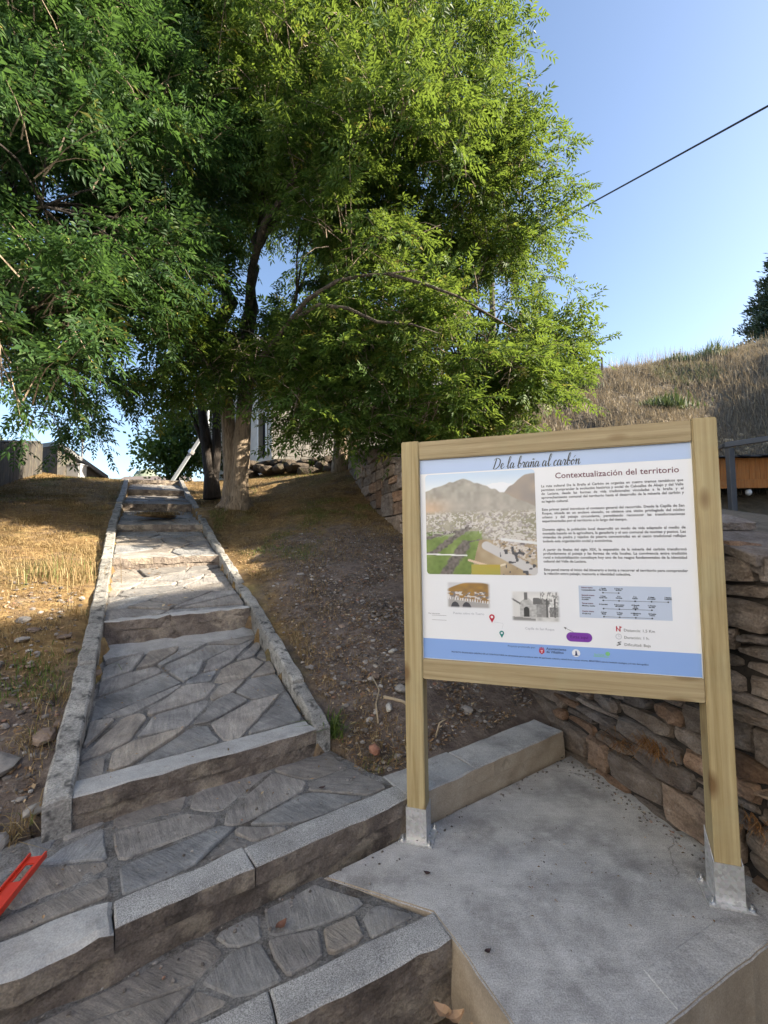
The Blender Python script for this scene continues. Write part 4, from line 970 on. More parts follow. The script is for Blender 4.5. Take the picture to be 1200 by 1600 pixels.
def chapel_print(x, y):
    g = L3((.62,)*3, (.78,)*3, vnoise(x, y, 4, 31)); wl = (x > .18) & (x < .52) & (y > .42-.22*(1-np.abs(x-.33)/.17)) & (y < .86); g = np.where(wl[..., None], .50*np.ones(3)*(.7+.5*vnoise(x, y, 25, 32))[..., None], g)
    wl = (x > .52) & (x < .76) & (y > .42) & (y < .86); g = np.where(wl[..., None], .34*np.ones(3)*(.7+.5*vnoise(x, y, 25, 33))[..., None], g); rf = (x > .46) & (x < .78) & (y > .22+.3*np.abs(x-.52)) & (y < .44); g = np.where(rf[..., None], .16*np.ones(3), g)
    tw = (np.abs(x-.31) < .035) & (y > .06) & (y < .3); g = np.where(tw[..., None], .17*np.ones(3), g); dr = (np.abs(x-.32) < .06) & (y > .52+.06*(np.abs(x-.32)/.06)**2) & (y < .85); g = np.where(dr[..., None], .06*np.ones(3), g)
    lf = (x < .18) & (y > .25+.9*x) & (y < .84); g = np.where(lf[..., None], .70*np.ones(3), g); le = (x < .2) & (np.abs(y-.25-.9*x) < .03); g = np.where(le[..., None], .14*np.ones(3), g)
    tr = (x > .60) & (y < .8) & (vnoise(x*2.2, y*.8, 24, 34) > .58-.12*y); g = np.where(tr[..., None], .30*np.ones(3), g); tk = ((np.abs(x-.73) < .012) | (np.abs(x-.89) < .016)) & (y > .25) & (y < .9); g = np.where(tk[..., None], .12*np.ones(3), g)
    rd = (x > .78) & (y > .52) & (y < .82); g = np.where((rd & ~tr)[..., None], .2*np.ones(3), g); gd = (y > .84); g = np.where(gd[..., None], (.45+.25*vnoise(x, y, 12, 35)[..., None])*np.ones(3), g); gd = (y > .84+.1*x) & (x < .5) & (y < .97); g = np.where(gd[..., None], .26*np.ones(3), g)
    return vignette(x, y, g*np.array((1, .985, .96)), .07)
print_sheet('valley_photograph', .115, 1.249, .624, 1.731, 190, 180, valley_print, 2, .022)
print_sheet('bridge_photograph', .207, 1.090, .415, 1.216, 84, 52, bridge_print)
print_sheet('chapel_photograph', .503, 1.040, .715, 1.180, 90, 60, chapel_print)

# ------------------------------------------------------------------ trees
def leaf_cloud(P, A, L, pairs, ll, lw, r, fold=.18, droop=.28):
    """pinnate leaves: P base points, A axes, L lengths; every leaflet is a folded blade"""
    n = len(P); up = np.array((0, 0, 1.)); A = N3(A)
    Sd = N3(np.cross(A, up) + 1e-4); Nn = np.cross(Sd, A); ro = r.normal(0, .55, n)[:, None]
    Sd, Nn = Sd*np.cos(ro)+Nn*np.sin(ro), Nn*np.cos(ro)-Sd*np.sin(ro)
    T = np.concatenate([np.repeat(np.linspace(.28, .92, pairs), 2), [1.0]]); side = np.concatenate([np.tile([1., -1.], pairs), [0.]]); m = len(T)
    base = P[:, None] + A[:, None]*(T[None, :, None]*L[:, None, None]) - up*(droop*T**2)[None, :, None]*L[:, None, None]
    fw = np.where(side == 0, 1.0, .62)
    d = A[:, None]*fw[None, :, None] + Sd[:, None]*side[None, :, None]*.85 - up*.22 + r.normal(0, .12, (n, m, 3)); d = N3(d)
    w = N3(np.cross(d, np.broadcast_to(Nn[:, None], d.shape))); nn = np.cross(w, d)
    sc = (L/np.mean(L))[:, None, None]*r.uniform(.8, 1.15, (n, m, 1))
    b0 = base; mid = base + d*ll*.45*sc; tip = base + d*ll*sc*r.uniform(.75, 1.15, (n, m, 1)) - up*.10*ll*sc
    l_ = mid + w*lw*.5*sc + nn*lw*fold*sc; r_ = mid - w*lw*.5*sc + nn*lw*fold*sc
    V = np.stack([b0, r_, tip, l_], 2).reshape(-1, 3); k = n*m
    F = np.arange(k*4).reshape(k, 4)
    t = np.clip(r.normal(.46, .22, n)[:, None] + r.normal(0, .09, (n, m)), 0, 1); return V, F, np.repeat(t.ravel(), 4)
SV = np.array(S); LIMBS = []
SUN_GAPS = [((-2.65, 8.1, 2.85), .68), ((-4.8, 6.0, 1.7), .5), ((-5.6, 7.6, 2.1), .45), ((-3.4, 7.1, 1.7), .30), ((-3.2, 4.9, 1.1), .40), ((-5.0, 9.5, 2.6), .55), ((-3.0, 10.5, 2.7), .55), ((-1.0, 9.0, 2.4), .3), ((-6.2, 5.2, 1.6), .5)]
def spray_points(lobes, dens, r, gap=.0, gsc=.9, inner=.5, zmin=None):
    """twig bases and directions through the lobes of a crown, thinned where noise leaves gaps"""
    Ps, Ds = [], []
    for (x, y, z, R) in lobes:
        n = int(dens*R**2.3)
        d = N3(r.normal(0, 1, (n, 3))); rad = R*(inner + (1-inner)*r.random(n)**.6)
        p = np.array((x, y, z)) + d*rad[:, None]*np.array((1, 1, .92)) + r.normal(0, .08, (n, 3))
        keep = np.array([noise.noise(Vector(q)*gsc) + .35*noise.noise(Vector(q)*gsc*2.7) > gap for q in p])
        for g, gr in SUN_GAPS:          # openings through which the low sun reaches the trunk, the lawn and the steps
            q = p-np.array(g); t = np.maximum(q @ SV, 0); keep &= np.linalg.norm(q - t[:, None]*SV, axis=1) > gr
        for a, b in LIMBS:               # the bigger boughs are bare
            ab = b-a; t = np.clip((p-a) @ ab/(ab @ ab), 0, 1); keep &= np.linalg.norm(p-a-t[:, None]*ab, axis=1) > .17
        Ps.append(p[keep]); Ds.append(d[keep])
    return np.concatenate(Ps), np.concatenate(Ds)
def ash_crown(parent, lobes, dens, r, per=12, L=.26, ll=.094, lw=.033, pairs=4, gap=-.12, gsc=.95, mat='ashleaf', twig=.55, droop=.35, limbs_from=None, inner=.45):
    P, D = spray_points(lobes, dens, r, gap, gsc, inner)
    n = len(P); D = N3(D + r.normal(0, .45, (n, 3)) + np.array((0, 0, .10)))
    TL = r.uniform(.6, 1.25, n)*twig
    t = (np.arange(per)+.6)/per
    base = P[:, None] + D[:, None]*(t[None, :, None]*TL[:, None, None]) - np.array((0, 0, 1.))*(.22*t**2)[None, :, None]*TL[:, None, None]
    Sd = N3(np.cross(D, np.array((0, 0, 1.))) + 1e-4); sg = np.where(np.arange(per) % 2 == 0, 1., -1.)
    ax = D[:, None]*.55 + Sd[:, None]*sg[None, :, None]*.75 + r.normal(0, .35, (n, per, 3)); ax[:, :, 2] -= .12
    ax[:, -1] = D + r.normal(0, .1, (n, 3))
    V, F, T = leaf_cloud(base.reshape(-1, 3), ax.reshape(-1, 3), L*r.uniform(.7, 1.2, n*per), pairs, ll, lw, r, droop=droop)
    obj('crown', mesh_np('crown', V, F, M[mat], False, {'tint': T}), parent, kind='stuff')
    # twigs that carry the leaves, three-sided
    e = P + D*TL[:, None] - np.array((0, 0, 1.))*.22*TL[:, None]; mid = P + D*TL[:, None]*.5 - np.array((0, 0, 1.))*.055*TL[:, None]
    s0 = P - D*TL[:, None]*.5 - np.array((0, 0, .1))
    Sx = N3(np.cross(D, np.array((.1, 0, 1.)))); Sy = np.cross(Sx, D); rr = [.009, .006, .0045, .0015]; V = []
    for q, rad in zip((s0, P, mid, e), rr):
        for a in (0, 2.094, 4.189): V.append(q + (Sx*math.cos(a)+Sy*math.sin(a))*rad)
    V = np.stack(V, 1).reshape(-1, 3); f = []
    for s in range(3):
        for k in range(3): f.append((s*3+k, s*3+(k+1) % 3, s*3+3+(k+1) % 3, s*3+3+k))
    F = (np.array(f)[None] + (np.arange(n)*12)[:, None, None]).reshape(-1, 4)
    obj('twigs', mesh_np('twigs', V, F, M['bark']), parent, kind='stuff')
    return P, D
def limb_path(a, b, r, sag=.0, n=7, wob=.12):
    a, b = np.array(a, float), np.array(b, float); l = np.linalg.norm(b-a); out = []
    off = r.normal(0, wob*l*.4, 3)
    for k in range(n):
        t = k/(n-1); p = a*(1-t)+b*t + off*math.sin(math.pi*t) + r.normal(0, .02*l, 3)*(0 < k < n-1); p[2] += .07*l*math.sin(math.pi*t)*(1 if b[2]-a[2] < .7*l else .25) - sag*t*t
        out.append(p)
    return out
def add_limb(parent, a, b, r0, r1, r, mat, n=8, name='limb', sides=8, P=None):
    p = limb_path(a, b, r, n=n) if P is None else [np.array(q, float) for q in P]; m = MB(); k = len(p)
    m.tube(p, [r0*(1-i/(k-1))**.8+r1 for i in range(k)], sides, .18); m.build(name, M[mat], parent, True); return p
def small_branches(parent, starts, P, r, mat, most=140, rad=.016):
    """thin wood from the limbs out to the twigs, one part"""
    m = MB(); S_ = np.array(starts); idx = r.permutation(len(P))[:most]
    for i in idx:
        j = np.argmin(((S_-P[i])**2).sum(1) + r.uniform(0, .8)); a, b = S_[j], P[i]
        if not .3 < np.linalg.norm(a-b) < 1.9: continue
        q = limb_path(a, b, r, n=5, wob=.2); m.tube(q, [rad*(1-k/5)+.004 for k in range(5)], 4, 0, False)
    m.build('branches', M[mat], parent, True, kind='stuff')

rt = np.random.default_rng(3)
# the ash beside the steps: two stems grown together
TB = (-2.73, 8.2, 2.03)
ash = empty('ash_tree', TB, 'big leaning ash tree with two fused pale stems beside the stone steps', 'tree')
m_ = MB()
def flare(z, r): return r*(1 + .55*math.exp(-z/.16))
zs = [-.15, 0, .1, .25, .5, .9, 1.4, 1.9, 2.4, 2.9]
stemA = [(TB[0]-.055-.03*z-.016*z*z, TB[1]+.02, TB[2]+z) for z in zs]; stemB = [(TB[0]+.075+.02*z+.014*z*z, TB[1]-.03+.02*z, TB[2]+z) for z in zs]
m_.tube(stemA, [flare(max(z, 0), .150-.014*z) for z in zs], 14, .22); m_.tube(stemB, [flare(max(z, 0), .162-.014*z) for z in zs], 14, .22)
for k in range(6):
    a = k*1.05+.3; p0 = (TB[0]+.13*math.cos(a), TB[1]+.13*math.sin(a), TB[2]+.14); p1 = (TB[0]+.34*math.cos(a), TB[1]+.32*math.sin(a), float(zground(TB[0]+.34*math.cos(a), TB[1]+.32*math.sin(a)))-.02)
    m_.tube([p0, tuple((np.array(p0)+np.array(p1))/2+np.array((0, 0, -.02))), p1], [.08, .055, .025], 7, .2)
m_.build('trunk', M['bark'], ash, True)
LM = [(-1.93, 7.5, 9.6, 1.97), (0.0, 7.5, 9.81, 1.85), (1.1, 7.5, 8.6, 1.45), (-0.35, 7.2, 7.66, 1.42), (-3.3, 7.5, 10.1, 2.03), (-1.32, 8.0, 12.74, 2.56), (0.35, 8.0, 12.44, 1.8), (1.35, 7.5, 10.2, .85), (-3.33, 8.5, 9.09, 1.73), (2.05, 8.0, 7.94, 1.30),
      (2.85, 8.0, 7.86, 0.80), (1.26, 8.0, 6.96, 1.39), (2.80, 8.3, 6.63, 0.70), (-3.01, 7.2, 4.45, 0.62), (-3.75, 7.0, 4.59, 0.72), (-2.25, 7.3, 4.65, 0.50), (-3.59, 7.5, 5.66, 1.0), (-1.6, 9.5, 8.63, 1.2),
      (-2.9, 7.0, 5.25, .55), (-2.1, 7.0, 5.3, .45), (-3.4, 7.0, 6.4, .65), (-2.0, 7.2, 4.85, .42), (-.9, 6.4, 7.1, .7), (.2, 6.2, 7.3, .95), (1.3, 6.4, 6.5, .8), (-.4, 6.4, 5.9, .6), (-1.4, 6.3, 8.3, .8), (-2.9, 6.4, 8.6, .8),
      (-2.55, 7.0, 4.38, .42), (-2.1, 7.0, 4.45, .42), (-3.0, 6.9, 4.35, .42), (-1.75, 7.1, 4.7, .4), (-2.35, 6.8, 5.0, .5)]
tops = [stemA[-1], stemB[-1]]; starts = []
for (a, b, r0) in ((stemA[-1], (-3.35, 8.1, 7.6), .12), (stemA[-1], (-4.6, 7.7, 7.9), .075), (stemB[-1], (-2.35, 8.2, 7.0), .13), (stemA[-2], (-4.4, 7.0, 5.6), .05), (stemB[-2], (-1.55, 8.0, 5.9), .075)):
    starts += add_limb(ash, a, b, r0, .03, rt, 'limbbark')[1:]
for (a, b, r0) in (((-3.35, 8.1, 7.6), (-3.2, 7.6, 10.6), .06), ((-3.35, 8.1, 7.6), (-2.2, 7.8, 10.2), .06), ((-2.35, 8.2, 7.0), (-1.45, 8.1, 8.2), .11), ((-1.45, 8.1, 8.2), (-.9, 7.8, 11.5), .07), ((-1.45, 8.1, 8.2), (.5, 7.6, 9.4), .07), ((-2.35, 8.2, 7.0), (-2.5, 8, 11.5), .05),
                   ((-.1, 7.7, 8.9), (1.7, 7.8, 8.3), .05), ((-1.5, 8, 8), (-1.2, 8.4, 12.3), .06), ((-3.0, 7.4, 4.9), (-3.6, 7.0, 4.6), .02), (stemB[-1], (-2.3, 7.3, 4.8), .02)):
    starts += add_limb(ash, a, b, r0, .02, rt, 'limbbark', sides=7)[1:]
LIMBS = []
for pth, r0 in (([(-2.45, 8.0, 4.3), (-2.0, 7.2, 4.35), (-1.45, 6.4, 4.45), (-1.0, 6.0, 4.72), (-.60, 5.9, 4.9), (-.25, 5.85, 4.95), (.1, 5.85, 4.97), (.5, 5.9, 5.05)], .045),
                ([(-1.3, 6.2, 4.5), (-.85, 5.95, 4.60), (-.45, 5.85, 4.50), (-.05, 5.8, 4.28), (.4, 5.75, 4.22), (.8, 5.8, 4.1)], .028),
                ([(.1, 5.85, 4.97), (.6, 5.8, 4.78), (1.05, 5.8, 4.6), (1.5, 5.85, 4.35), (1.9, 6.0, 4.2)], .020),
                ([(-2.5, 8.1, 5.2), (-2.2, 7.4, 6.0), (-1.85, 6.9, 6.45), (-1.5, 6.7, 6.75), (-1.15, 6.6, 7.2), (-.7, 6.6, 7.9)], .075)):
    add_limb(ash, None, None, r0, .006, rt, 'limbbark', sides=7, P=pth); LIMBS += [(np.array(a), np.array(b)) for a, b in zip(pth, pth[1:])]
P_, D_ = ash_crown(ash, LM, 104, rt, gap=-.07, gsc=.85, droop=.2)
small_branches(ash, starts, P_, rt, 'limbbark', 300)
# the ash that leans out over the wall
TB2 = (-1.05, 10.75, 2.9)
ash2 = empty('ash_tree', TB2, 'ash tree rooted behind the end of the stone wall, leaning over the board', 'tree')
m_ = MB(); st2 = [(TB2[0], TB2[1], TB2[2]-.2), (TB2[0]+.02, TB2[1]-.05, TB2[2]+.3), (TB2[0]+.05, TB2[1]-.25, TB2[2]+1.0), (TB2[0]+.15, TB2[1]-.6, TB2[2]+1.8), (TB2[0]+.3, TB2[1]-1.0, TB2[2]+2.5)]
m_.tube(st2, [.26, .20, .16, .14, .10], 12, .2); m_.tube([(TB2[0]+.28, TB2[1]+.1, TB2[2]-.2), (TB2[0]+.34, TB2[1], TB2[2]+.7), (TB2[0]+.7, TB2[1]-.5, TB2[2]+1.7)], [.16, .12, .07], 9, .2); m_.build('trunk', M['bark'], ash2, True)
LR = [(0.07, 9.0, 6.57, 1.25), (1.43, 8.5, 6.01, 1.28), (2.34, 8.0, 5.12, 0.95), (3.1, 8.0, 4.93, 0.52), (0.62, 8.0, 4.55, 1.07), (-0.46, 8.5, 4.38, 0.88), (1.55, 7.5, 3.9, 0.83), (2.37, 7.2, 3.52, 0.38), (-0.96, 8.5, 4.02, 0.52), (-1.53, 9.0, 5.11, 0.9), (0.79, 7.5, 3.58, 0.49), (0.02, 8.0, 3.61, 0.47),
      (-1.35, 8.6, 4.0, .42), (-.5, 7.6, 3.75, .45), (-.9, 7.6, 4.6, .6), (.5, 6.8, 4.6, .6), (1.4, 6.7, 4.9, .6), (1.6, 6.6, 3.75, .4), (-.2, 6.9, 5.0, .55), (2.1, 7.0, 4.4, .5), (-1.1, 8.3, 4.15, .38), (-.65, 8.0, 4.0, .42), (-.2, 7.8, 3.7, .35), (.3, 7.3, 3.75, .38), (-1.5, 8.8, 4.7, .5),
      (-1.12, 6.85, 3.62, .42), (-1.35, 6.9, 4.15, .45), (-.95, 6.8, 4.0, .4), (-1.0, 6.7, 3.3, .3), (-.80, 6.9, 3.75, .38), (-.35, 6.8, 3.55, .42), (.1, 6.7, 3.45, .42), (.55, 6.6, 3.4, .42), (1.0, 6.6, 3.4, .42), (1.45, 6.6, 3.35, .40), (1.9, 6.6, 3.35, .35), (-.75, 6.8, 4.4, .5), (-.1, 6.7, 4.2, .5), (.55, 6.7, 4.15, .5), (1.2, 6.6, 4.1, .5), (1.8, 6.7, 4.0, .45), (2.2, 6.9, 3.75, .32), (-.2, 7.2, 3.35, .3), (.6, 7.0, 3.2, .3)]
starts = []
for b, r0 in (((-.1, 8.6, 6.5), .08), ((1.4, 8.3, 5.8), .08), ((.6, 8.1, 4.6), .05), ((-1.5, 9.0, 5.6), .05)): starts += add_limb(ash2, st2[-1], b, r0, .02, rt, 'limbbark')[1:]
for a, b in (((.3, 8.8, 5.9), (2.4, 8.0, 5.3)), ((.3, 8.1, 4.7), (1.7, 7.5, 4.2)), ((-.1, 8.6, 6.4), (.4, 8.4, 7.3)), ((1.4, 8.3, 5.8), (2.0, 8.0, 6.6)), ((-.2, 8.5, 4.9), (-.6, 8.3, 4.4))): starts += add_limb(ash2, a, b, .04, .012, rt, 'limbbark', sides=6)[1:]
P_, D_ = ash_crown(ash2, LR, 210, rt, gap=-.16, gsc=.8, droop=.2)
small_branches(ash2, starts, P_, rt, 'limbbark', 190)
# the ash on the left whose boughs hang into the picture
TB3 = (-6.6, 5.6, 1.55)
ash3 = empty('ash_tree', TB3, 'ash tree at the left edge with shaded boughs hanging low over the dry lawn', 'tree')
add_limb(ash3, TB3, None, .24, .10, rt, 'bark', name='trunk', sides=12, P=[(TB3[0], TB3[1], 1.3), (TB3[0], TB3[1], 1.9), (-6.5, 5.6, 3.2), (-6.2, 5.7, 4.6), (-5.9, 5.7, 5.6)])
LL = [(-4.41, 5.5, 7.47, 1.68), (-3.53, 6.0, 7.23, 1.37), (-3.96, 5.0, 5.27, 1.20), (-3.37, 5.5, 5.21, 0.95), (-3.75, 4.6, 3.84, 0.85), (-3.75, 5.5, 4.21, 0.70), (-3.55, 4.2, 3.0, 0.46), (-3.30, 4.0, 2.78, .34), (-3.85, 4.8, 3.15, 0.45), (-5.1, 7.4, 4.0, .55), (-4.6, 7.0, 4.2, .5), (-4.4, 5.9, 3.9, .5), (-5.23, 6.0, 9.78, 2.38), (-4.27, 6.5, 10.24, 2.0), (-5.45, 7.0, 3.60, 0.45), (-5.6, 5.5, 6.5, 1.5)]
starts = []
for b, r0 in (((-4.4, 5.6, 7.4), .09), ((-4.0, 5.1, 5.4), .07), ((-5.2, 6, 9.6), .08), ((-3.8, 4.8, 4.0), .05), ((-5.4, 6.9, 4.2), .03)): starts += add_limb(ash3, (-5.9, 5.7, 5.5), b, r0, .015, rt, 'limbbark')[1:]
P_, D_ = ash_crown(ash3, LL, 132, rt, gap=-.11, droop=.2, L=.27, ll=.094, lw=.033, mat='ashleaf_shaded')
small_branches(ash3, starts, P_, rt, 'darkbark', 110)

# dark evergreen behind the ash
TB4 = (-3.72, 9.6, 2.45)
yew = empty('evergreen_tree', TB4, 'dark evergreen tree with a blackish forked trunk just behind the pale ash trunk', 'tree')
m_ = MB(); m_.tube([(TB4[0]+.05, 9.6, 2.3), (TB4[0], 9.6, 2.8), (TB4[0]-.12, 9.6, 3.6), (TB4[0]-.3, 9.6, 4.8)], [.2, .15, .12, .06], 9, .2); m_.tube([(TB4[0]+.02, 9.62, 2.6), (TB4[0]+.12, 9.6, 3.4), (TB4[0]+.1, 9.6, 4.9)], [.13, .1, .05], 8, .2)
m_.tube([(TB4[0]-.1, 9.6, 3.3), (TB4[0]-.45, 9.5, 4.3)], [.06, .03], 6, .2); m_.build('trunk', M['darkbark'], yew, True)
def tuft_crown(parent, lobes, dens, r, mat, size, gap=-.1, gsc=1.2, elong=3.0, inner=.3):
    P, D = spray_points(lobes, dens, r, gap, gsc, inner); n = len(P); k = 14
    b = np.repeat(P, k, 0) + r.normal(0, size*1.3, (n*k, 3)); d = N3(np.repeat(D, k, 0)*.5 + r.normal(0, 1, (n*k, 3))); w = N3(np.cross(d, r.normal(0, 1, (n*k, 3))))
    l = size*r.uniform(.6, 1.3, (n*k, 1)); V = np.stack([b, b+d*l*.5+w*l/elong, b+d*l, b+d*l*.5-w*l/elong], 1).reshape(-1, 3)
    t = np.clip(np.repeat(r.normal(.45, .2, n), k) + r.normal(0, .12, n*k), 0, 1)
    obj('crown', mesh_np('crown', V, np.arange(n*k*4).reshape(-1, 4), M[mat], False, {'tint': np.repeat(t, 4)}), parent, kind='stuff')
tuft_crown(yew, [(-4.1, 9.7, 4.9, .75), (-3.6, 9.8, 5.3, .85), (-4.5, 9.8, 5.3, .6), (-4.25, 9.6, 4.25, .42)], 300, rt, 'darkleaf', .075)
# round bush trees on the far side of the plateau
def bush(name, label, base, lobes, dens, size, mat, group=None, th=.09):
    t = empty(name, base, label, 'tree', group); m = MB(); b = np.array(base)
    for k in range(3): m.tube([b+np.array((.1*k-.1, 0, -.3)), b+np.array((.2*k-.2, .05, .8)), b+np.array((.5*k-.5, .1, 1.8))], [th, th*.8, th*.4], 6, .2)
    m.build('trunk', M['darkbark'], t, True); tuft_crown(t, lobes, dens, rt, mat, size); return t
bush('broadleaf_tree', 'round green broadleaf tree at the head of the steps', (-7.6, 16.0, 3.35), [(-7.4, 16, 4.9, 1.1), (-8.1, 16, 4.5, .8), (-6.6, 16.2, 4.6, .9), (-7.3, 16, 5.8, .9), (-6.2, 16.3, 5.5, .9), (-7.0, 15.8, 4.1, .7)], 260, .13, 'bushleaf')
bush('broadleaf_tree', 'dark bushy tree behind the slanting pale pole', (-5.2, 15.2, 3.4), [(-5.3, 15.2, 4.6, 1.0), (-4.7, 15.4, 5.4, 1.1), (-5.6, 15.4, 5.8, .9), (-4.9, 15.0, 4.0, .6)], 240, .12, 'darkleaf')
# the pine on the skyline
pine = empty('pine_tree', (31.3, 33, 10.2), 'dark pine tree rising behind the grassy bank at the right edge', 'tree')
m_ = MB(); m_.tube([(31.3, 33, 9), (31.3, 33, 15), (31.2, 33, 21), (31.2, 33, 24)], [.4, .32, .18, .04], 8, .1); m_.build('trunk', M['darkbark'], pine, True)
V = []; T = []
for k in range(300):
    h = 11 + 13*rt.random()**.9; L = (24.6-h)*.34+.3; a = rt.uniform(0, 6.283); d = np.array((math.cos(a), math.sin(a), .12)); c0 = np.array((31.2, 33, h)); n = int(45+120*L/3)
    t = rt.random(n)**.7; p = c0 + d*(t*L)[:, None] + np.array((0, 0, .35))*(t*t*L)[:, None]*.5 + rt.normal(0, .10+.05*L, (n, 3))*np.array((1, 1, .6))
    dd = N3(d*.7 + np.array((0, 0, .6)) + rt.normal(0, .5, (n, 3))); w = N3(np.cross(dd, rt.normal(0, 1, (n, 3)))); l = rt.uniform(.22, .5, (n, 1))
    V.append(np.stack([p, p+dd*l*.5+w*.05, p+dd*l, p+dd*l*.5-w*.05], 1)); T.append(np.repeat(np.clip(rt.normal(.5, .2, n), 0, 1), 4))
V = np.concatenate(V).reshape(-1, 3); obj('crown', mesh_np('crown', V, np.arange(len(V)).reshape(-1, 4), M['pineleaf'], False, {'tint': np.concatenate(T)}), pine, kind='stuff')

# ------------------------------------------------------------------ buildings and posts in the background
hs = empty('old_house', (-3.4, 13.5, 3.3), 'old pale stone house with a dark door, half hidden by the trees', 'house')
HZ0, HZ1 = 3.0, 6.6
c0 = np.array((-3.38, 13.5)); dl = np.array((-.80, .60)); dr = np.array((.93, .37))          # corner; directions of the door front and the masonry side
def hwall(name, a, b, z0, z1, mat, th=.35):
    n = np.array((b-a)[::-1])*np.array((-1, 1)); n = n/np.hypot(*n); n = n if n[1] > 0 else -n; m = MB()
    q = [a, b, b+n*th, a+n*th]; V = [(p[0], p[1], z) for z in (z0, z1) for p in q]; m.add(V, [(0,3,2,1),(4,5,6,7),(0,1,5,4),(1,2,6,5),(2,3,7,6),(3,0,4,7)]); return m.build(name, M[mat], hs)
dA, dB = .28, .62                                                  # door opening along the front
hwall('wall', c0, c0+dl*dA, HZ0, HZ1, 'plaster'); hwall('wall', c0+dl*dB, c0+dl*3.6, HZ0, HZ1, 'plaster'); hwall('wall', c0+dl*dA, c0+dl*dB, 5.35, HZ1, 'plaster'); hwall('wall', c0+dl*dA, c0+dl*dB, HZ0, 3.93, 'plaster')
side = hwall('wall', c0+dr*.02, c0+dr*6.0, HZ0, HZ1, 'rubble')
nd = np.array((.60, .80)); 
def hbox(name, a, b, z0, z1, o0, o1, mat, parent=hs):
    q = [a+nd*o0, b+nd*o0, b+nd*o1, a+nd*o1]; m = MB(); m.add([(p[0], p[1], z) for z in (z0, z1) for p in q], [(0,3,2,1),(4,5,6,7),(0,1,5,4),(1,2,6,5),(2,3,7,6),(3,0,4,7)]); return m.build(name, M[mat], parent)
door = hbox('door', c0+dl*dA, c0+dl*dB, 3.93, 5.35, .14, .19, 'door'); hbox('door_frame', c0+dl*(dA-.07), c0+dl*(dA-.002), 3.93, 5.40, -.03, .0, 'white', door); hbox('door_frame', c0+dl*(dB+.002), c0+dl*(dB+.06), 3.93, 5.40, -.03, .0, 'white', door); hbox('handle', c0+dl*.34, c0+dl*.37, 4.5, 4.62, .10, .138, 'zinc', door)
# rubble courses of the side wall, each stone proud of the mortar
R4 = random.Random(8); nsd = np.array((.37, -.93)); z = 3.55
while z < 6.4:
    h = R4.uniform(.13, .24); s = .03
    while s < 2.6:
        l = R4.uniform(.22, .5) if s > .1 else R4.uniform(.3, .42); o = R4.uniform(.003, .022); a, b = c0+dr*s, c0+dr*(s+l-.012); m = MB()
        q = [a+nsd*o, b+nsd*o, b-nsd*.05, a-nsd*.05]; m.add([(p[0]+R4.uniform(-.01, .01), p[1], zz+R4.uniform(-.028, .022)) for zz in (z, z+h-.010) for p in q], [(0,3,2,1),(4,5,6,7),(0,1,5,4),(1,2,6,5),(2,3,7,6),(3,0,4,7)])
        m.build('stone', M['rubble'], hs, bevel=.012); s += l
    z += h
rfm = MB(); e0 = c0-dl*-.0; A = [c0-dr*.35-dl*.35, c0+dr*6.3-dl*.35, c0+dr*6.3+dl*3.9, c0-dr*.35+dl*3.9]; rid = [(A[0]+A[3])/2, (A[1]+A[2])/2]
V = [(*p, HZ1+.02) for p in A] + [(*p, HZ1+1.7) for p in rid] + [(*p, HZ1-.06) for p in A]
rfm.add(V, [(0, 1, 5, 4), (2, 3, 4, 5), (3, 0, 4), (1, 2, 5), (6, 9, 8, 7), (0, 6, 7, 1), (1, 7, 8, 2), (2, 8, 9, 3), (3, 9, 6, 0)]); rfm.build('roof', M['roofslate'], hs)
# mossy ledge of boulders below the house
ledge = empty('stone_ledge', (-2.6, 12.1, 3.0), 'low mossy ledge of rough boulders below the stone house', 'ledge')
def boulder(c, sx, sy, sz, r, sub=2, k=.28):
    bm = bmesh.new(); bmesh.ops.create_icosphere(bm, subdivisions=sub, radius=1); o = Vector((r.uniform(0, 50), r.uniform(0, 50), 0)); rz = r.uniform(0, 3.14); fl = r.uniform(.3, .9)
    for v in bm.verts:
        q = v.co.copy(); q *= 1 + k*noise.noise(q*1.3+o) + k*.5*noise.noise(q*3+o)
        m = max(abs(q.x), abs(q.y), abs(q.z)); q = q.lerp(q/max(m, .01), .35*fl)
        v.co = q
    M4 = Matrix.Translation(c) @ Matrix.Rotation(rz, 4, 'Z') @ Matrix.Rotation(r.uniform(-.2, .2), 4, 'X') @ Matrix.Diagonal((sx, sy, sz, 1)); bm.transform(M4)
    V = [tuple(v.co) for v in bm.verts]; F = [tuple(v.index for v in f.verts) for f in bm.faces]; bm.free(); return V, F
for k in range(13):
    t = k/12; x = -4.25 + 3.5*t; y = 12.45 - .9*t + R4.uniform(-.1, .1); V, F = boulder((x, y, float(zground(x, y))+.06+.16*R4.random()), R4.uniform(.22, .45), R4.uniform(.16, .25), R4.uniform(.10, .18), R4)
    obj('boulder', mesh_pl('boulder', V, F, M['ledge'], False), ledge)
for k in range(9):
    t = k/8; x = -4.1 + 3.1*t; y = 12.75 - .7*t; V, F = boulder((x, y, 3.45+.08*R4.random()), R4.uniform(.3, .5), .25, R4.uniform(.10, .16), R4); obj('boulder', mesh_pl('boulder', V, F, M['ledge'], False), ledge)

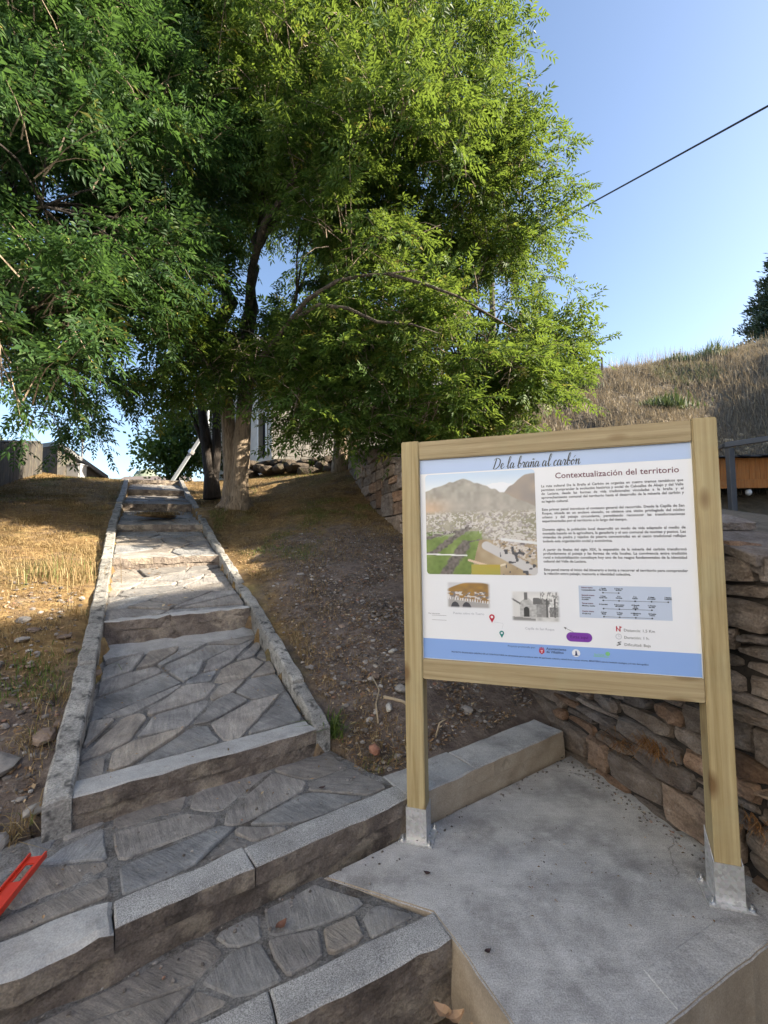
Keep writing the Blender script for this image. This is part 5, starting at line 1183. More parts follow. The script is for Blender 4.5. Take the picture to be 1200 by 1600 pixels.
# added out of view: white house and pale road that bounce sun into the shade
st_ = mesh_pl('bounce_street', [(-9.4, -30, -.165), (9, -30, -.165), (9, .2, -.165), (-1.6, .55, -.165), (-4.5, .55, -.165), (-9.4, .55, -.165)], [(0, 1, 2, 3, 4, 5)], M['concrete']); obj('bounce_street', st_, kind='structure')
vh2 = empty('bounce_house', (-5, -8, -.2), 'whitewashed two storey village house set askew behind the viewer', 'house')
Mh = Matrix.Translation((-6.6, .2, 0)) @ Matrix.Rotation(math.radians(-54), 4, 'Z')       # front runs along local x, facing local +y
def hb(name, lo, hi, mat, parent=vh2): m = MB(); m.box(lo, hi, Mh); return m.build(name, M[mat], parent)
hb('wall', (0, -8, -.4), (16, 0, 8.4), 'bounce_whitewash'); hb('plinth', (0, .001, -.4), (16, .06, .45), 'rubble')
for xx in (1.2, 4.6, 8.0, 11.6):
    for zz in (1.2, 4.4):
        if (xx, zz) == (4.6, 1.2): continue
        w_ = hb('window', (xx, -.04, zz), (xx+1.0, .03, zz+1.35), 'white'); hb('pane', (xx+.08, .0, zz+.08), (xx+.46, .035, zz+1.27), 'black', w_); hb('pane', (xx+.54, .0, zz+.08), (xx+.92, .035, zz+1.27), 'black', w_)
d_ = hb('door', (4.6, -.04, -.15), (5.7, .03, 2.1), 'darkwood'); hb('handle', (5.5, .03, .95), (5.6, .08, 1.0), 'zinc', d_)
m = MB(); V = [Mh @ Vector(v) for v in ((-.4, .5, 8.4), (16.4, .5, 8.4), (16.4, -8.5, 8.4), (-.4, -8.5, 8.4), (-.4, -4, 10.4), (16.4, -4, 10.4))]; m.add(V, [(0, 4, 5, 1), (2, 5, 4, 3), (0, 3, 4), (1, 5, 2), (3, 0, 1, 2)]); m.build('roof', M['roofslate'], vh2)

# wooden shed beyond the wall
sh = empty('wooden_shed', (10.8, 12.2, 1.3), 'open wooden shed with an orange boarded fascia and a slate roof edge', 'shed')
x0, x1, yf, yb = 7.6, 15.5, 11.2, 14.2
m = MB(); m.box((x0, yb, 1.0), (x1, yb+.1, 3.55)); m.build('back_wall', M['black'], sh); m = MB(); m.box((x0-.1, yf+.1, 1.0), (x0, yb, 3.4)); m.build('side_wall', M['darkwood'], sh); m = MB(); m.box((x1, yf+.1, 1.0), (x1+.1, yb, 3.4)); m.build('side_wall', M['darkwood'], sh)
x = x0
while x < x1:
    w = R4.uniform(.12, .17); m = MB(); m.box((x+.003, yf-R4.uniform(.0, .012), 2.74), (min(x+w-.003, x1), yf+.025, 3.28)); m.build('fascia_board', M['fascia'], sh, bevel=.003); x += w
m = MB(); m.box((x0-.05, yf-.03, 2.52), (x1, yf+.09, 2.735)); m.build('beam', M['fascia'], sh, bevel=.006)
for xx in (x0+.05, 11.6, 15.2): m = MB(); m.box((xx, yf+.01, 1.0), (xx+.14, yf+.08, 2.515)); m.build('timber_post', M['darkwood'], sh, bevel=.006)
for row in range(6):
    x = x0-.25 - .15*(row % 2)
    while x < x1+.2:
        w = R4.uniform(.22, .36); y0_ = yf-.22+row*.55+R4.uniform(-.05, .03); za = 3.33+row*.055+R4.uniform(-.008, .012); m = MB(); V = [(x, y0_, za), (x+w-.01, y0_+R4.uniform(-.03, .03), za), (x+w-.01, y0_+.72, za+.082), (x, y0_+.72, za+.082)]; m.add([*V, *[(p[0], p[1], p[2]-.03) for p in V]], [(0,1,2,3),(7,6,5,4),(0,4,5,1),(1,5,6,2),(2,6,7,3),(3,7,4,0)])
        m.build('roof_slate', M['roofslate'], sh); x += w
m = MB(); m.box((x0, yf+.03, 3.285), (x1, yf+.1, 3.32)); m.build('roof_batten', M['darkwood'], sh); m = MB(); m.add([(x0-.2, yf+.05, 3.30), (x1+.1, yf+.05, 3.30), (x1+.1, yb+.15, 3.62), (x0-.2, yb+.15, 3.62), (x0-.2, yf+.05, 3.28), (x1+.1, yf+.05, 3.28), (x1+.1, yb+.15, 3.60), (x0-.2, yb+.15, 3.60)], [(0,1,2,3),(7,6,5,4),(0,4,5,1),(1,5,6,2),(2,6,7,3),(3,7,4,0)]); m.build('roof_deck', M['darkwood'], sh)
bl = empty('lamp_bulb', (9.06, 11.0, 2.42), 'white bulb lamp hanging in the dark opening of the shed', 'lamp')
bm = bmesh.new(); bmesh.ops.create_uvsphere(bm, u_segments=16, v_segments=10, radius=.075)
for v in bm.verts: v.co.z *= 1.1; v.co += Vector((9.2, 11.26, 2.42))
me = bpy.data.meshes.new('globe'); bm.to_mesh(me); bm.free(); me.materials.append(M['bulb']); me.polygons.foreach_set('use_smooth', [True]*len(me.polygons)); obj('globe', me, bl)
m = MB(); m.tube([(9.2, 11.26, 2.49), (9.2, 11.26, 2.56)], [.03, .03], 10); m.tube([(9.2, 11.26, 2.55), (9.2, 11.26, 2.80)], [.006]*2, 5); m.build('lamp_holder', M['cable'], bl)
# steel pergola in front of the shed
pg = empty('steel_frame', (8.0, 10.2, 1.3), 'dark grey steel frame with an upright and a sloping beam before the shed', 'steel frame')
def steel(name, a, b, w):
    a, b = Vector(a), Vector(b); d = (b-a).normalized(); s = d.cross(Vector((0, 0, 1)) if abs(d.z) < .9 else Vector((0, 1, 0))).normalized(); t = d.cross(s); m = MB(); V = [p + s*i*w/2 + t*j*w/2 for p in (a, b) for i, j in ((-1, -1), (1, -1), (1, 1), (-1, 1))]
    m.add(V, [(0,3,2,1),(4,5,6,7),(0,1,5,4),(1,2,6,5),(2,3,7,6),(3,0,4,7)]); m.build(name, M['darkmetal'], pg, bevel=.008)
yp = 10.2; s_ = yp/11.0
steel('upright', (8.58*s_, yp, 1.2), (8.58*s_, yp, 1.432+(3.50-1.432)*s_), .13); steel('beam', (8.47*s_, yp+.02, 1.432+(3.58-1.432)*s_), (9.75*s_+3.3, yp-2.2, 1.432+(3.58-1.432)*s_+.42), .12); steel('beam', (8.5*s_, yp+.07, 1.432+(3.58-1.432)*s_), (8.3*s_+.3, yp+1.0, 3.32), .08)

# board fence on the left
fe = empty('board_fence', (-7.6, 9.5, 2.4), 'weathered grey board fence along the left edge of the lawn', 'fence')
fa, fb = np.array((-6.55, 6.6)), np.array((-10.0, 13.0)); Lf = np.hypot(*(fb-fa)); fd = (fb-fa)/Lf; fn = np.array((fd[1], -fd[0])); s = -1.5; k = 0
while s < Lf:
    w = R4.uniform(.13, .17); p = fa+fd*s; q = fa+fd*(s+w-.008); zg = float(zground(*p))-.1; t = np.clip(s/Lf, 0, 1); zt = 2.95 + .20*t*Lf*.95 + R4.uniform(-.02, .02); o = R4.uniform(0, .01); m = MB()
    qq = [p+fn*o, q+fn*o, q-fn*.022, p-fn*.022]; m.add([(a[0], a[1], zz) for zz in (zg, zt) for a in qq], [(0,3,2,1),(4,5,6,7),(0,1,5,4),(1,2,6,5),(2,3,7,6),(3,0,4,7)]); m.build('board', M['greyboard_shaded'], fe, bevel=.003); s += w; k += 1
for k in range(5):
    p = fa+fd*(k*Lf/4); m = MB(); m.tube([(p[0]-.1*fn[0], p[1]-.1*fn[1], float(zground(*p))-.2), (p[0]-.1*fn[0], p[1]-.1*fn[1], 2.8+.19*k*Lf/4)], [.05]*2, 8); m.build('fence_post', M['greyboard_shaded'], fe)
for dz_ in (.35, .85):
    m = MB(); a = fa-fn*.05; b = fb-fn*.05; m.tube([(*a, 2.1+dz_), (*b, 3.5+dz_)], [.035]*2, 4); m.build('fence_rail', M['greyboard_shaded'], fe)
rr = empty('lean_to_roof', (-10.6, 14.5, 3.4), 'dark sloping roof edge of a lean-to beyond the end of the board fence', 'roof')
m = MB(); a, b = np.array((-9.75, 13.3, 4.38)), np.array((-9.05, 14.6, 3.50)); V = []
for p in (a, b): V += [p+np.array(q) for q in ((.04, -.02, .06), (.04, -.02, -.07), (-2.2, .9, -.07), (-2.2, .9, .06))]
m.add(V, [(0, 1, 2, 3), (7, 6, 5, 4), (0, 4, 5, 1), (1, 5, 6, 2), (2, 6, 7, 3), (3, 7, 4, 0)]); m.build('roof', M['darkmetal'], rr)
m = MB(); V = [a+np.array((-.05, .06, -.08)), b+np.array((-.05, .06, -.08)), np.array((b[0]-.05, b[1]+.06, 3.1)), np.array((a[0]-.05, a[1]+.06, 3.1))]; V += [p+np.array((-1.9, .75, 0)) for p in V]; m.add(V, [(0,1,2,3),(7,6,5,4),(0,4,5,1),(1,5,6,2),(2,6,7,3),(3,7,4,0)]); m.build('wall', M['greyboard_shaded'], rr)
ub = empty('utility_box', (-9.3, 13.7, 3.3), 'pale grey utility box standing by the end of the fence', 'utility box')
m = MB(); m.box((-9.72, 13.6, 3.2), (-9.27, 13.9, 3.76)); m.build('cabinet', M['greybox'], ub, bevel=.01); m = MB(); m.box((-9.75, 13.57, 3.765), (-9.24, 13.93, 3.80)); m.build('lid', M['greybox'], ub, bevel=.005); m = MB(); m.box((-9.68, 13.585, 3.3), (-9.31, 13.598, 3.72)); m.build('door', M['greybox'], ub, bevel=.003)
lp = empty('lamp_post', (-17, 25, 3.0), 'thin dark lamp post against the sky above the left lawn', 'lamp post')
m = MB(); m.tube([(-16.95, 25, 1.5), (-16.95, 25, 7.0)], [.07, .05], 8); m.build('pole', M['darkmetal'], lp); m = MB(); m.tube([(-16.95, 25, 7.0), (-16.95, 24.95, 7.08), (-16.75, 24.8, 7.12), (-16.6, 24.7, 7.1)], [.05, .09, .10, .05], 8); m.build('lamp_head', M['darkmetal'], lp)
sp = empty('slanting_pole', (-5.95, 12.5, 3.2), 'pale slanting stay pole leaning to the right at the head of the steps', 'pole')
a, b = Vector((-5.98, 12.5, 3.0)), Vector((-5.05, 12.52, 4.45)); m = MB(); m.tube([a, b], [.065, .06], 4); m.build('stay', M['conc_pole'], sp, bevel=.008); c = a.lerp(b, .62); d = (b-a).normalized(); m = MB(); m.tube([c-d*.05, c+d*.05], [.085]*2, 8); m.build('collar', M['zinc'], sp)
up_ = empty('upright_pole', (-5.0, 12.7, 3.2), 'thin pale upright pole beside the dark evergreen trunk', 'pole'); m = MB(); m.tube([(-5.02, 12.7, 3.0), (-5.02, 12.7, 5.4)], [.045, .04], 8); m.build('pole', M['conc_pole'], up_); m = MB(); m.tube([(-5.02, 12.7, 5.4), (-5.02, 12.7, 5.46)], [.06, .05], 8); m.build('cap', M['zinc'], up_)
wp = empty('white_post', (-7.6, 17.0, 3.3), 'short white post at the end of the path', 'post'); m = MB(); m.tube([(-7.55, 17.2, 3.2), (-7.55, 17.2, 4.05)], [.06]*2, 8); m.build('post', M['white'], wp); m = MB(); m.tube([(-7.55, 17.2, 4.05), (-7.55, 17.2, 4.1)], [.07, .03], 8); m.build('cap', M['white'], wp)
for k, (x, y, zb, w, h, lab) in enumerate(((-33, 62, 5.0, 9, 6.3, 'far cream house seen low beyond the top of the steps'), (-25, 66, 5.2, 6, 5.3, 'far white house just right of the cream one beyond the steps'))):
    fh = empty('far_house', (x, y, zb-12), lab, 'house'); m = MB(); m.box((x-w/2, y, zb-14), (x+w/2, y+6, zb+h*.66)); m.build('wall', M['farwall'], fh); m = MB(); zt = zb+h*.66
    m.add([(x-w/2-.3, y-.3, zt), (x+w/2+.3, y-.3, zt), (x+w/2+.3, y+6.3, zt), (x-w/2-.3, y+6.3, zt), (x-w/2-.3, y+3, zt+1.6), (x+w/2+.3, y+3, zt+1.6)], [(0,1,5,4),(2,3,4,5),(0,4,3),(1,2,5),(3,2,1,0)]); m.build('roof', M['farroof'], fh)
    for j in (-.28, .02, .28): m = MB(); m.box((x+j*w-.4, y-.06, zt-1.9), (x+j*w+.4, y-.005, zt-.7)); m.build('window', M['black'], fh)
A_, B_ = np.array((4.07, 15.86, 11.58)), np.array((6.43, 7.0, 8.47)); m = MB(); P = [A_+(B_-A_)*t + np.array((0, 0, -.04*math.sin(math.pi*t/2.2))) for t in np.linspace(0, 2.2, 25)]
m.tube(P, [.019]*25, 6); m.build('overhead_cable', M['cable'], None, label='black overhead cable crossing the blue sky into the tree', cat='cable')

pz = float(zhill(4.07, 15.86)); t = empty('utility_pole', (4.07, 15.9, pz), 'wooden utility pole hidden behind the crown, carrying the black cable', 'pole'); m = MB(); m.tube([(4.07, 15.95, pz-.6), (4.07, 15.95, 11.9)], [.13, .09], 10); m.build('pole', M['greyboard_shaded'], t)
m = MB(); m.tube([(4.07, 15.95, 11.58), (4.07, 15.80, 11.58)], [.03, .02], 6); m.build('insulator', M['zinc'], t)
# ------------------------------------------------------------------ grass, soil litter, weeds
def blades(n, pos, h, w, r, lean=.5, bend=.35):
    """single bent blades, two quads each"""
    a = r.uniform(0, 6.283, n); d = np.stack([np.cos(a), np.sin(a), np.zeros(n)], 1); s = np.stack([-np.sin(a), np.cos(a), np.zeros(n)], 1)
    ln = r.uniform(.1, 1, n)[:, None]*lean; up = np.array((0, 0, 1.)); h = h[:, None]; w = w[:, None] if np.ndim(w) else w
    b = pos; m_ = b + up*h*.55 + d*h*ln*.4; t = b + up*h*(1-bend*ln) + d*h*ln*(1+bend)
    V = np.stack([b-s*w*.5, b+s*w*.5, m_+s*w*.4, m_-s*w*.4, t+s*w*.06, t-s*w*.06], 1).reshape(-1, 3); o = (np.arange(n)*6)[:, None]
    return V, np.concatenate([o+np.array([[0, 1, 2, 3]]), o+np.array([[3, 2, 4, 5]])])
rg = np.random.default_rng(11)
def vn(x, y, f, seed): return vnoise(np.asarray(x)+50, np.asarray(y)+50, f, seed)
def lawn_points(n, xr, yr, test):
    out = []
    while sum(len(o) for o in out) < n:
        x = rg.uniform(*xr, n); y = rg.uniform(*yr, n); k = (x < xw(y)-.03) & ~in_path(x, y, -.17) & test(x, y); out.append(np.stack([x[k], y[k]], 1))
    p = np.concatenate(out)[:n]; return np.concatenate([p, zground(p[:, 0], p[:, 1])[:, None]], 1)
def soil_zone(x, y):       # 1 where bare soil
    d = np.clip((x - (-.3 - (y-2.78)*.42)) / 1.0, -1, 1); return np.clip(d+.25, 0, 1)*np.clip((7.2-y)/2.5, 0, 1)
def dens_t(x, y):
    left = x < -1.0 - .54*(y-2)
    g = np.where(left, np.clip((y-2.2)/1.8, .06, 1), 1-np.clip(soil_zone(x, y)*1.15, 0, .985)) * (.25+.9*vn(x, y, 1.6, 41)) * np.clip(3.6/np.maximum(np.hypot(x, y), 3.6), .42, 1)
    return rg.random(len(x)) < g
p = lawn_points(84000, (-11, 2), (2.1, 15.5), dens_t); n = len(p)
h = rg.uniform(.018, .07, n)*(.6+.8*vn(p[:, 0], p[:, 1], 2.2, 42)); far_ = np.clip(np.hypot(p[:, 0], p[:, 1])/6, 1, 2.2)
V, F = blades(n, p, h, .0035*far_, rg, 1.3, .5)
gr = vn(p[:, 0], p[:, 1], .9, 43); t = np.clip(rg.normal(.42, .2, n), 0, .85); gk = (gr > .66) & (rg.random(n) < .5); t[gk] = rg.uniform(.9, 1, gk.sum())
q_ = lawn_points(34000, (-8, 1), (2.2, 9), lambda x, y: (vn(x, y, 2.6, 45) > .60) & (rg.random(len(x)) < np.where(x < -1.0-.54*(y-2), 1, 1-np.clip(soil_zone(x, y)*1.2, 0, .99)))); n2_ = len(q_)
V2_, F2_ = blades(n2_, q_, rg.uniform(.025, .075, n2_)*np.clip(vn(q_[:, 0], q_[:, 1], 2.6, 45)*1.5-.3, .4, 1.2), .0042*np.clip(np.hypot(q_[:, 0], q_[:, 1])/6, 1, 1.8), rg, 1.0, .5)
gr2 = vn(q_[:, 0], q_[:, 1], .9, 43); t2 = np.clip(rg.normal(.5, .22, n2_), 0, .85); g2 = (gr2 > .58) & (rg.random(n2_) < .65); t2[g2] = rg.uniform(.9, 1, g2.sum())
V = np.concatenate([V, V2_]); F = np.concatenate([F, F2_+n*6]); t = np.concatenate([t, t2])
obj('dry_grass', mesh_np('dry_grass', V, F, M['straw'], False, {'tint': np.repeat(t, 6)}), kind='stuff', label='short straw coloured dry grass on both banks of the steps')
# litter of small dead leaves and grass mown flat
p = lawn_points(60000, (-9, 1.9), (2.1, 14), lambda x, y: rg.random(len(x)) < np.where(x < -1.0-.54*(y-2), .5, .9)*np.clip(4/np.maximum(np.hypot(x, y), 4), .3, 1)); n = len(p)
a = rg.uniform(0, 6.283, n); d = np.stack([np.cos(a), np.sin(a), rg.uniform(-.3, .5, n)], 1); s = N3(np.cross(d, np.array((0, 0, 1.)))); s[:, 2] += rg.uniform(-.4, .4, n); l = rg.uniform(.012, .042, n)[:, None]; w = l*rg.uniform(.2, .5, n)[:, None]; c = p + np.array((0, 0, .012))
V = np.stack([c-d*l*.5, c+s*w*.5, c+d*l*.5, c-s*w*.5], 1).reshape(-1, 3); obj('leaf_litter', mesh_np('leaf_litter', V, np.arange(n*4).reshape(n, 4), M['litter'], False, {'tint': np.repeat(rg.random(n), 4)}), kind='stuff', label='dead leaf litter scattered over the soil and dry turf')
n = 420; p = lawn_points(n, (-2, 1.2), (2.5, 9), lambda x, y: x > -1.0-.45*(y-2.4)); a = rg.uniform(0, 6.283, n); l = rg.uniform(.04, .16, n)[:, None]; d = np.stack([np.cos(a), np.sin(a), rg.uniform(-.1, .25, n)], 1); w = np.stack([-np.sin(a), np.cos(a), np.zeros(n)], 1)*.0022; c = p + np.array((0, 0, .016)); k_ = rg.normal(0, .12, (n, 1))*l
pts3 = [c-d*l*.5, c+np.stack([-np.sin(a), np.cos(a), np.zeros(n)], 1)*k_, c+d*l*.5]; V = np.stack([pts3[0]-w, pts3[0]+w, pts3[1]+w, pts3[1]-w, pts3[2]+w*.5, pts3[2]-w*.5], 1).reshape(-1, 3); o = (np.arange(n)*6)[:, None]
obj('twig_litter', mesh_np('twig_litter', V, np.concatenate([o+np.array([[0, 1, 2, 3]]), o+np.array([[3, 2, 4, 5]])]), M['straw'], False, {'tint': np.repeat(rg.uniform(.2, .85, n), 6)}), kind='stuff', label='dry stalks and thin twigs lying on the bank')
# gravel worked out of the bare soil
base = []
for k in range(6):
    V, F = boulder((0, 0, 0), 1, .8, .62, R4, 1, .5); base.append((np.array(V), np.array(F)))
def gravel(name, pts_, size, mat, label):
    VV, FF, o = [], [], 0; sel = rg.integers(0, 6, len(pts_))
    for k in range(6):
        P = pts_[sel == k]; s = size[sel == k]; Vb, Fb = base[k]; a = rg.uniform(0, 6.283, len(P)); c, sn = np.cos(a)[:, None], np.sin(a)[:, None]
        v = np.stack([Vb[:, 0]*c-Vb[:, 1]*sn, Vb[:, 0]*sn+Vb[:, 1]*c, np.broadcast_to(Vb[:, 2], (len(P), len(Vb)))*rg.uniform(.6, 1.1, (len(P), 1))], -1)*s[:, None, None] + P[:, None] + np.array((0, 0, 1))*s[:, None, None]*.15
        VV.append(v.reshape(-1, 3)); FF.append((Fb[None] + (np.arange(len(P))*len(Vb))[:, None, None] + o).reshape(-1, 3)); o += len(P)*len(Vb)
    V = np.concatenate(VV); t = np.repeat(rg.random(len(pts_)), len(base[0][0]))
    obj(name, mesh_np(name, V, np.concatenate(FF), M[mat], False, {'tint': t}), kind='stuff', label=label)
m, nt, b = new_mat('mixed gravel'); at = node(nt, 'ShaderNodeAttribute', attribute_name='tint'); c = ramp(nt, at.outputs['Fac'], [(0, (.075,.063,.056)), (.5, (.17,.15,.135)), (.8, (.28,.255,.235)), (.93, (.40,.38,.355)), (.96, (.30,.17,.12)), (1, (.24,.13,.09))]); c = mix(nt, .5, c, ramp(nt, tex(nt, coords(nt), 60, 4), [(.3, (.6,)*3), (.7, (1.2,)*3)]), 'MULTIPLY'); nt.links.new(c, b.inputs['Base Color']); b.inputs['Roughness'].default_value = .9; M['gravel'] = m
p = lawn_points(9500, (-2.2, 1.3), (2.4, 8), lambda x, y: rg.random(len(x)) < soil_zone(x, y)*np.clip(1.2-.12*y, .2, 1)*(x > -1.0-.45*(y-2.4))); gravel('gravel', p, np.minimum(rg.gamma(1.4, .0040, len(p))+.0025, .028), 'gravel', 'gravel and crumbs of stone in the bare soil bank')
p = lawn_points(1300, (-3.4, -1.3), (1.75, 4.2), lambda x, y: (x < -1.0-.54*(y-2)) & (rg.random(len(x)) < np.clip(1.5-.38*(y-1.7), .03, 1))); gravel('rubble_gravel', p, np.minimum(rg.gamma(1.5, .005, len(p))+.003, .025), 'gravel', 'stone crumbs in the worn ground left of the kerb')
# crumbs, grit and leaf bits on steps and platform
def grit(n, fn, smin, smax):
    P = np.array([fn() for _ in range(n)]); return P, rg.uniform(smin, smax, n)
P1, s1 = grit(150, lambda: (*(Bp(rg.uniform(-1.2, 1.4), rg.uniform(.14, .68))), ZB+.012), .002, .008); P3, s3 = grit(160, lambda: (*(Bp(rg.uniform(-1.1, 2.7), -abs(rg.normal(0, .06))-.01)), .004), .002, .009)
P5, s5 = grit(230, lambda: (*(wpt(rg.uniform(1.3, 2.85), 0, 0)[:2] + wn_*(abs(rg.normal(0, .05))+.02)), .002), .0015, .008); P4, s4 = grit(90, lambda: (rg.uniform(.2, 1.2), rg.uniform(1.75, 2.3), .001), .0015, .004); gravel('grit', np.concatenate([P1, P3, P4, P5]), np.concatenate([s1, s3, s4, s5]), 'gravel', 'grit and crumbs lying on the paving and the platform')

def tuft(name, label, x, y, n, h, spread, mat, lean=.9, w=.005, z=None, group=None, cat='grass', tr=(.1, .95)):
    q = rg.normal(0, spread, (n, 2)); xs, ys = x+q[:, 0], y+q[:, 1]; zs = zground(xs, ys) if z is None else np.full(n, z); P = np.stack([xs, ys, zs-.01], 1)
    V, F = blades(n, P, rg.uniform(.35, 1, n)*h, np.full(n, w), rg, lean, .45); return obj(name, mesh_np(name, V, F, M[mat], False, {'tint': np.repeat(rg.uniform(*tr, n), 6)}), label=label, cat=cat, group=group)
tuft('weed_plant', 'green weed tuft at the lower end of the right kerb', -.335, 2.80, 70, .17, .035, 'greengrass', 1.2, .010, cat='plant', tr=(0, .9))
tuft('grass_patch', 'green grass patch left of the lowest kerb stones', -2.25, 2.95, 260, .10, .14, 'greengrass', 1.0, .006, tr=(0, .95))
tuft('grass_patch', 'tall dry grass clump in the sunny lawn beside the left kerb', -3.15, 4.35, 300, .34, .16, 'straw', .6, .005, tr=(.3, .95))
tuft('grass_patch', 'green grass patch on the dry bank right of the third step', -1.55, 5.95, 240, .09, .14, 'greengrass', 1.0, .006)
tuft('grass_patch', 'small green grass patch lower on the right bank near the wall', -.95, 5.6, 160, .07, .13, 'greengrass', 1.0, .006)
tuft('grass_patch', 'dry hanging grass clump at the foot of the left kerb end', -1.62, 1.98, 120, .12, .05, 'straw', 1.6, .004)
VV, FF, TT, o_ = [], [], [], 0
for k in range(26):          # straggling along the outside of the left kerb and at the inner foot of both
    i = rg.uniform(0, 6); a = int(i); f = i-a; L = V2(STEPS[a][0])*(1-f)+V2(STEPS[a+1][0])*f; nb = int(rg.integers(20, 70)); q = rg.normal(0, .06, (nb, 2)); xs, ys = L[0]-.22+q[:, 0], L[1]-.05+q[:, 1]
    V, F = blades(nb, np.stack([xs, ys, zground(xs, ys)-.01], 1), rg.uniform(.04, .14, nb), np.full(nb, .004), rg, 1.2, .45); VV.append(V); FF.append(F+o_); o_ += nb*6; TT.append(np.repeat(rg.uniform(.1, .95, nb), 6))
obj('kerb_grass', mesh_np('kerb_grass', np.concatenate(VV), np.concatenate(FF), M['straw'], False, {'tint': np.concatenate(TT)}), kind='stuff', label='straggling dry grass growing against the outside of the left kerb')
# a heap of dry grass on one of the upper treads
t = empty('grass_heap', (-3.7, 7.25, 1.8), 'brown heap of dry grass lying on an upper tread', 'grass heap'); V, F = boulder((-3.72, 7.35, 1.825), .34, .15, .030, R4, 2, .4); obj('mound', mesh_pl('mound', V, F, M['straw_heap'], True), t)
q = rg.normal(0, 1, (1400, 2))*np.array((.17, .085)); V, F = blades(1400, np.concatenate([q+np.array((-3.72, 7.35)), np.full((1400, 1), 1.838)], 1), rg.uniform(.03, .10, 1400), np.full(1400, .006), rg, 1.6, .5); obj('dry_stalks', mesh_np('dry_stalks', V, F, M['straw'], False, {'tint': np.repeat(rg.uniform(0, .8, 1400), 6)}), t, kind='stuff')
# rusty dry tufts rooted in the wall joints
for s, z, n, h, lab in ((2.05, .33, 120, .10, 'rusty dry grass tuft in the wall joint, largest and nearest the right post'), (2.28, .27, 70, .07, 'small rusty tuft low on the wall left of the largest one'), (2.55, .55, 90, .09, 'rusty dry tuft on the wall just under the middle of the lower rail'),
                        (2.85, .62, 90, .09, 'rusty dry tuft on the wall under the left half of the lower rail'), (1.55, .25, 60, .08, 'rusty tuft on the wall half hidden behind the right post'), (1.25, .42, 100, .09, 'rusty dry tuft on the wall right of the right post'), (1.85, .72, 70, .08, 'rusty tuft high on the wall close under the lower rail by the right post')):
    c = wpt(s, .02, z); q = rg.normal(0, 1, (n, 2)); P = c + wn_[0]*0 + np.stack([wdir[0]*q[:, 0]*.05, wdir[1]*q[:, 0]*.05, q[:, 1]*.022], 1)
    V, F = blades(n, P, rg.uniform(.4, 1, n)*h, np.full(n, .0035), rg, .9, .4); V = V.reshape(-1, 6, 3); V[:, 2:] += np.array((wn_[0], wn_[1], 0))*.02; V[:, 4:] += np.array((wn_[0]*.025, wn_[1]*.025, -h*.55))
    obj('grass_tuft', mesh_np('grass_tuft', V.reshape(-1, 3), F, M['rust'], False, {'tint': np.repeat(rg.random(n), 6)}), label=lab, cat='grass', group='dry tufts in the stone wall')
# hillside grass
n = 60000; x = rg.uniform(2, 21, n*2); y = rg.uniform(12, 24, n*2); k = (x/y < 1.05) & (x/y > .2); x, y = x[k][:n], y[k][:n]; n = len(x); zz = zhill_n(x, y)
cl = vn(x, y, .8, 51); h = rg.uniform(.12, .5, n)*(.45+.9*cl); P = np.stack([x, y, zz-.02], 1); V, F = blades(n, P, h, np.full(n, .026), rg, .7, .3)
t = np.clip(rg.normal(.42, .22, n), 0, .9); gk = (vn(x, y, .35, 52) > .62) & (rg.random(n) < .55); t[gk] = rg.uniform(.93, 1, gk.sum())
obj('hill_grass', mesh_np('hill_grass', V, F, M['hillgrass'], False, {'tint': np.repeat(t, 6)}), kind='stuff', label='tall dry grass covering the hillside bank')
n = 520; x = rg.uniform(8.5, 17, n); y = 14.15 + rg.normal(0, .22, n) + .04*(x-12); gravel('bank_rubble', np.stack([x, y, zhill_n(x, y)], 1), rg.uniform(.03, .12, n), 'palerubble', 'strip of pale yellowish rubble on the bank above the shed roof')
# tall stalks on the skyline
n = 1500; x = rg.uniform(5, 20, n); y = 20 + rg.normal(.4, .7, n); P = np.stack([x, y, zhill_n(x, y)-.02], 1); V, F = blades(n, P, rg.uniform(.3, 1.0, n), np.full(n, .018), rg, .35, .2)
obj('skyline_stalks', mesh_np('skyline_stalks', V, F, M['hillgrass'], False, {'tint': np.repeat(rg.uniform(.5, .92, n), 6)}), kind='stuff', label='thin dry stalks standing against the sky on the hill crest')
def shrub(label, x, y, R, hgt, n, mat, tr):
    z = float(zhill_n(np.array([x]), np.array([y]))[0]); t = empty('shrub', (x, y, z), label, 'shrub'); q = rg.normal(0, 1, (n, 3))*np.array((R*.5, R*.4, 0)); P = q + np.array((x, y, z-.05)); V, F = blades(n, P, rg.uniform(.4, 1, n)*hgt*np.exp(-(q[:, 0]/R)**2), np.full(n, .035), rg, .6, .2)
    obj('foliage', mesh_np('foliage', V, F, M[mat], False, {'tint': np.repeat(rg.uniform(*tr, n), 6)}), t, kind='stuff'); m = MB()
    for k in range(5): a = k*1.3; m.tube([(x+.05*math.cos(a), y+.05*math.sin(a), z-.1), (x+R*.5*math.cos(a), y+R*.4*math.sin(a), z+hgt*.6)], [.02, .008], 5)
    m.build('stems', M['darkbark'], t)
shrub('grey green broom bush low on the hillside above the middle of the top rail', 7.5, 17.4, .9, .9, 700, 'broomleaf', (0, 1)); shrub('green broom bush on the hillside left of the right post top', 10.1, 15.9, 1.1, .6, 650, 'broomleaf', (0, 1)); shrub('leafy weed bush standing on the hill crest against the sky', 15.3, 20.4, 1.0, 1.1, 420, 'broomleaf', (.3, 1)); shrub('low leafy weed on the crest left of the taller one', 13.6, 20.3, .7, .7, 260, 'broomleaf', (.3, 1))
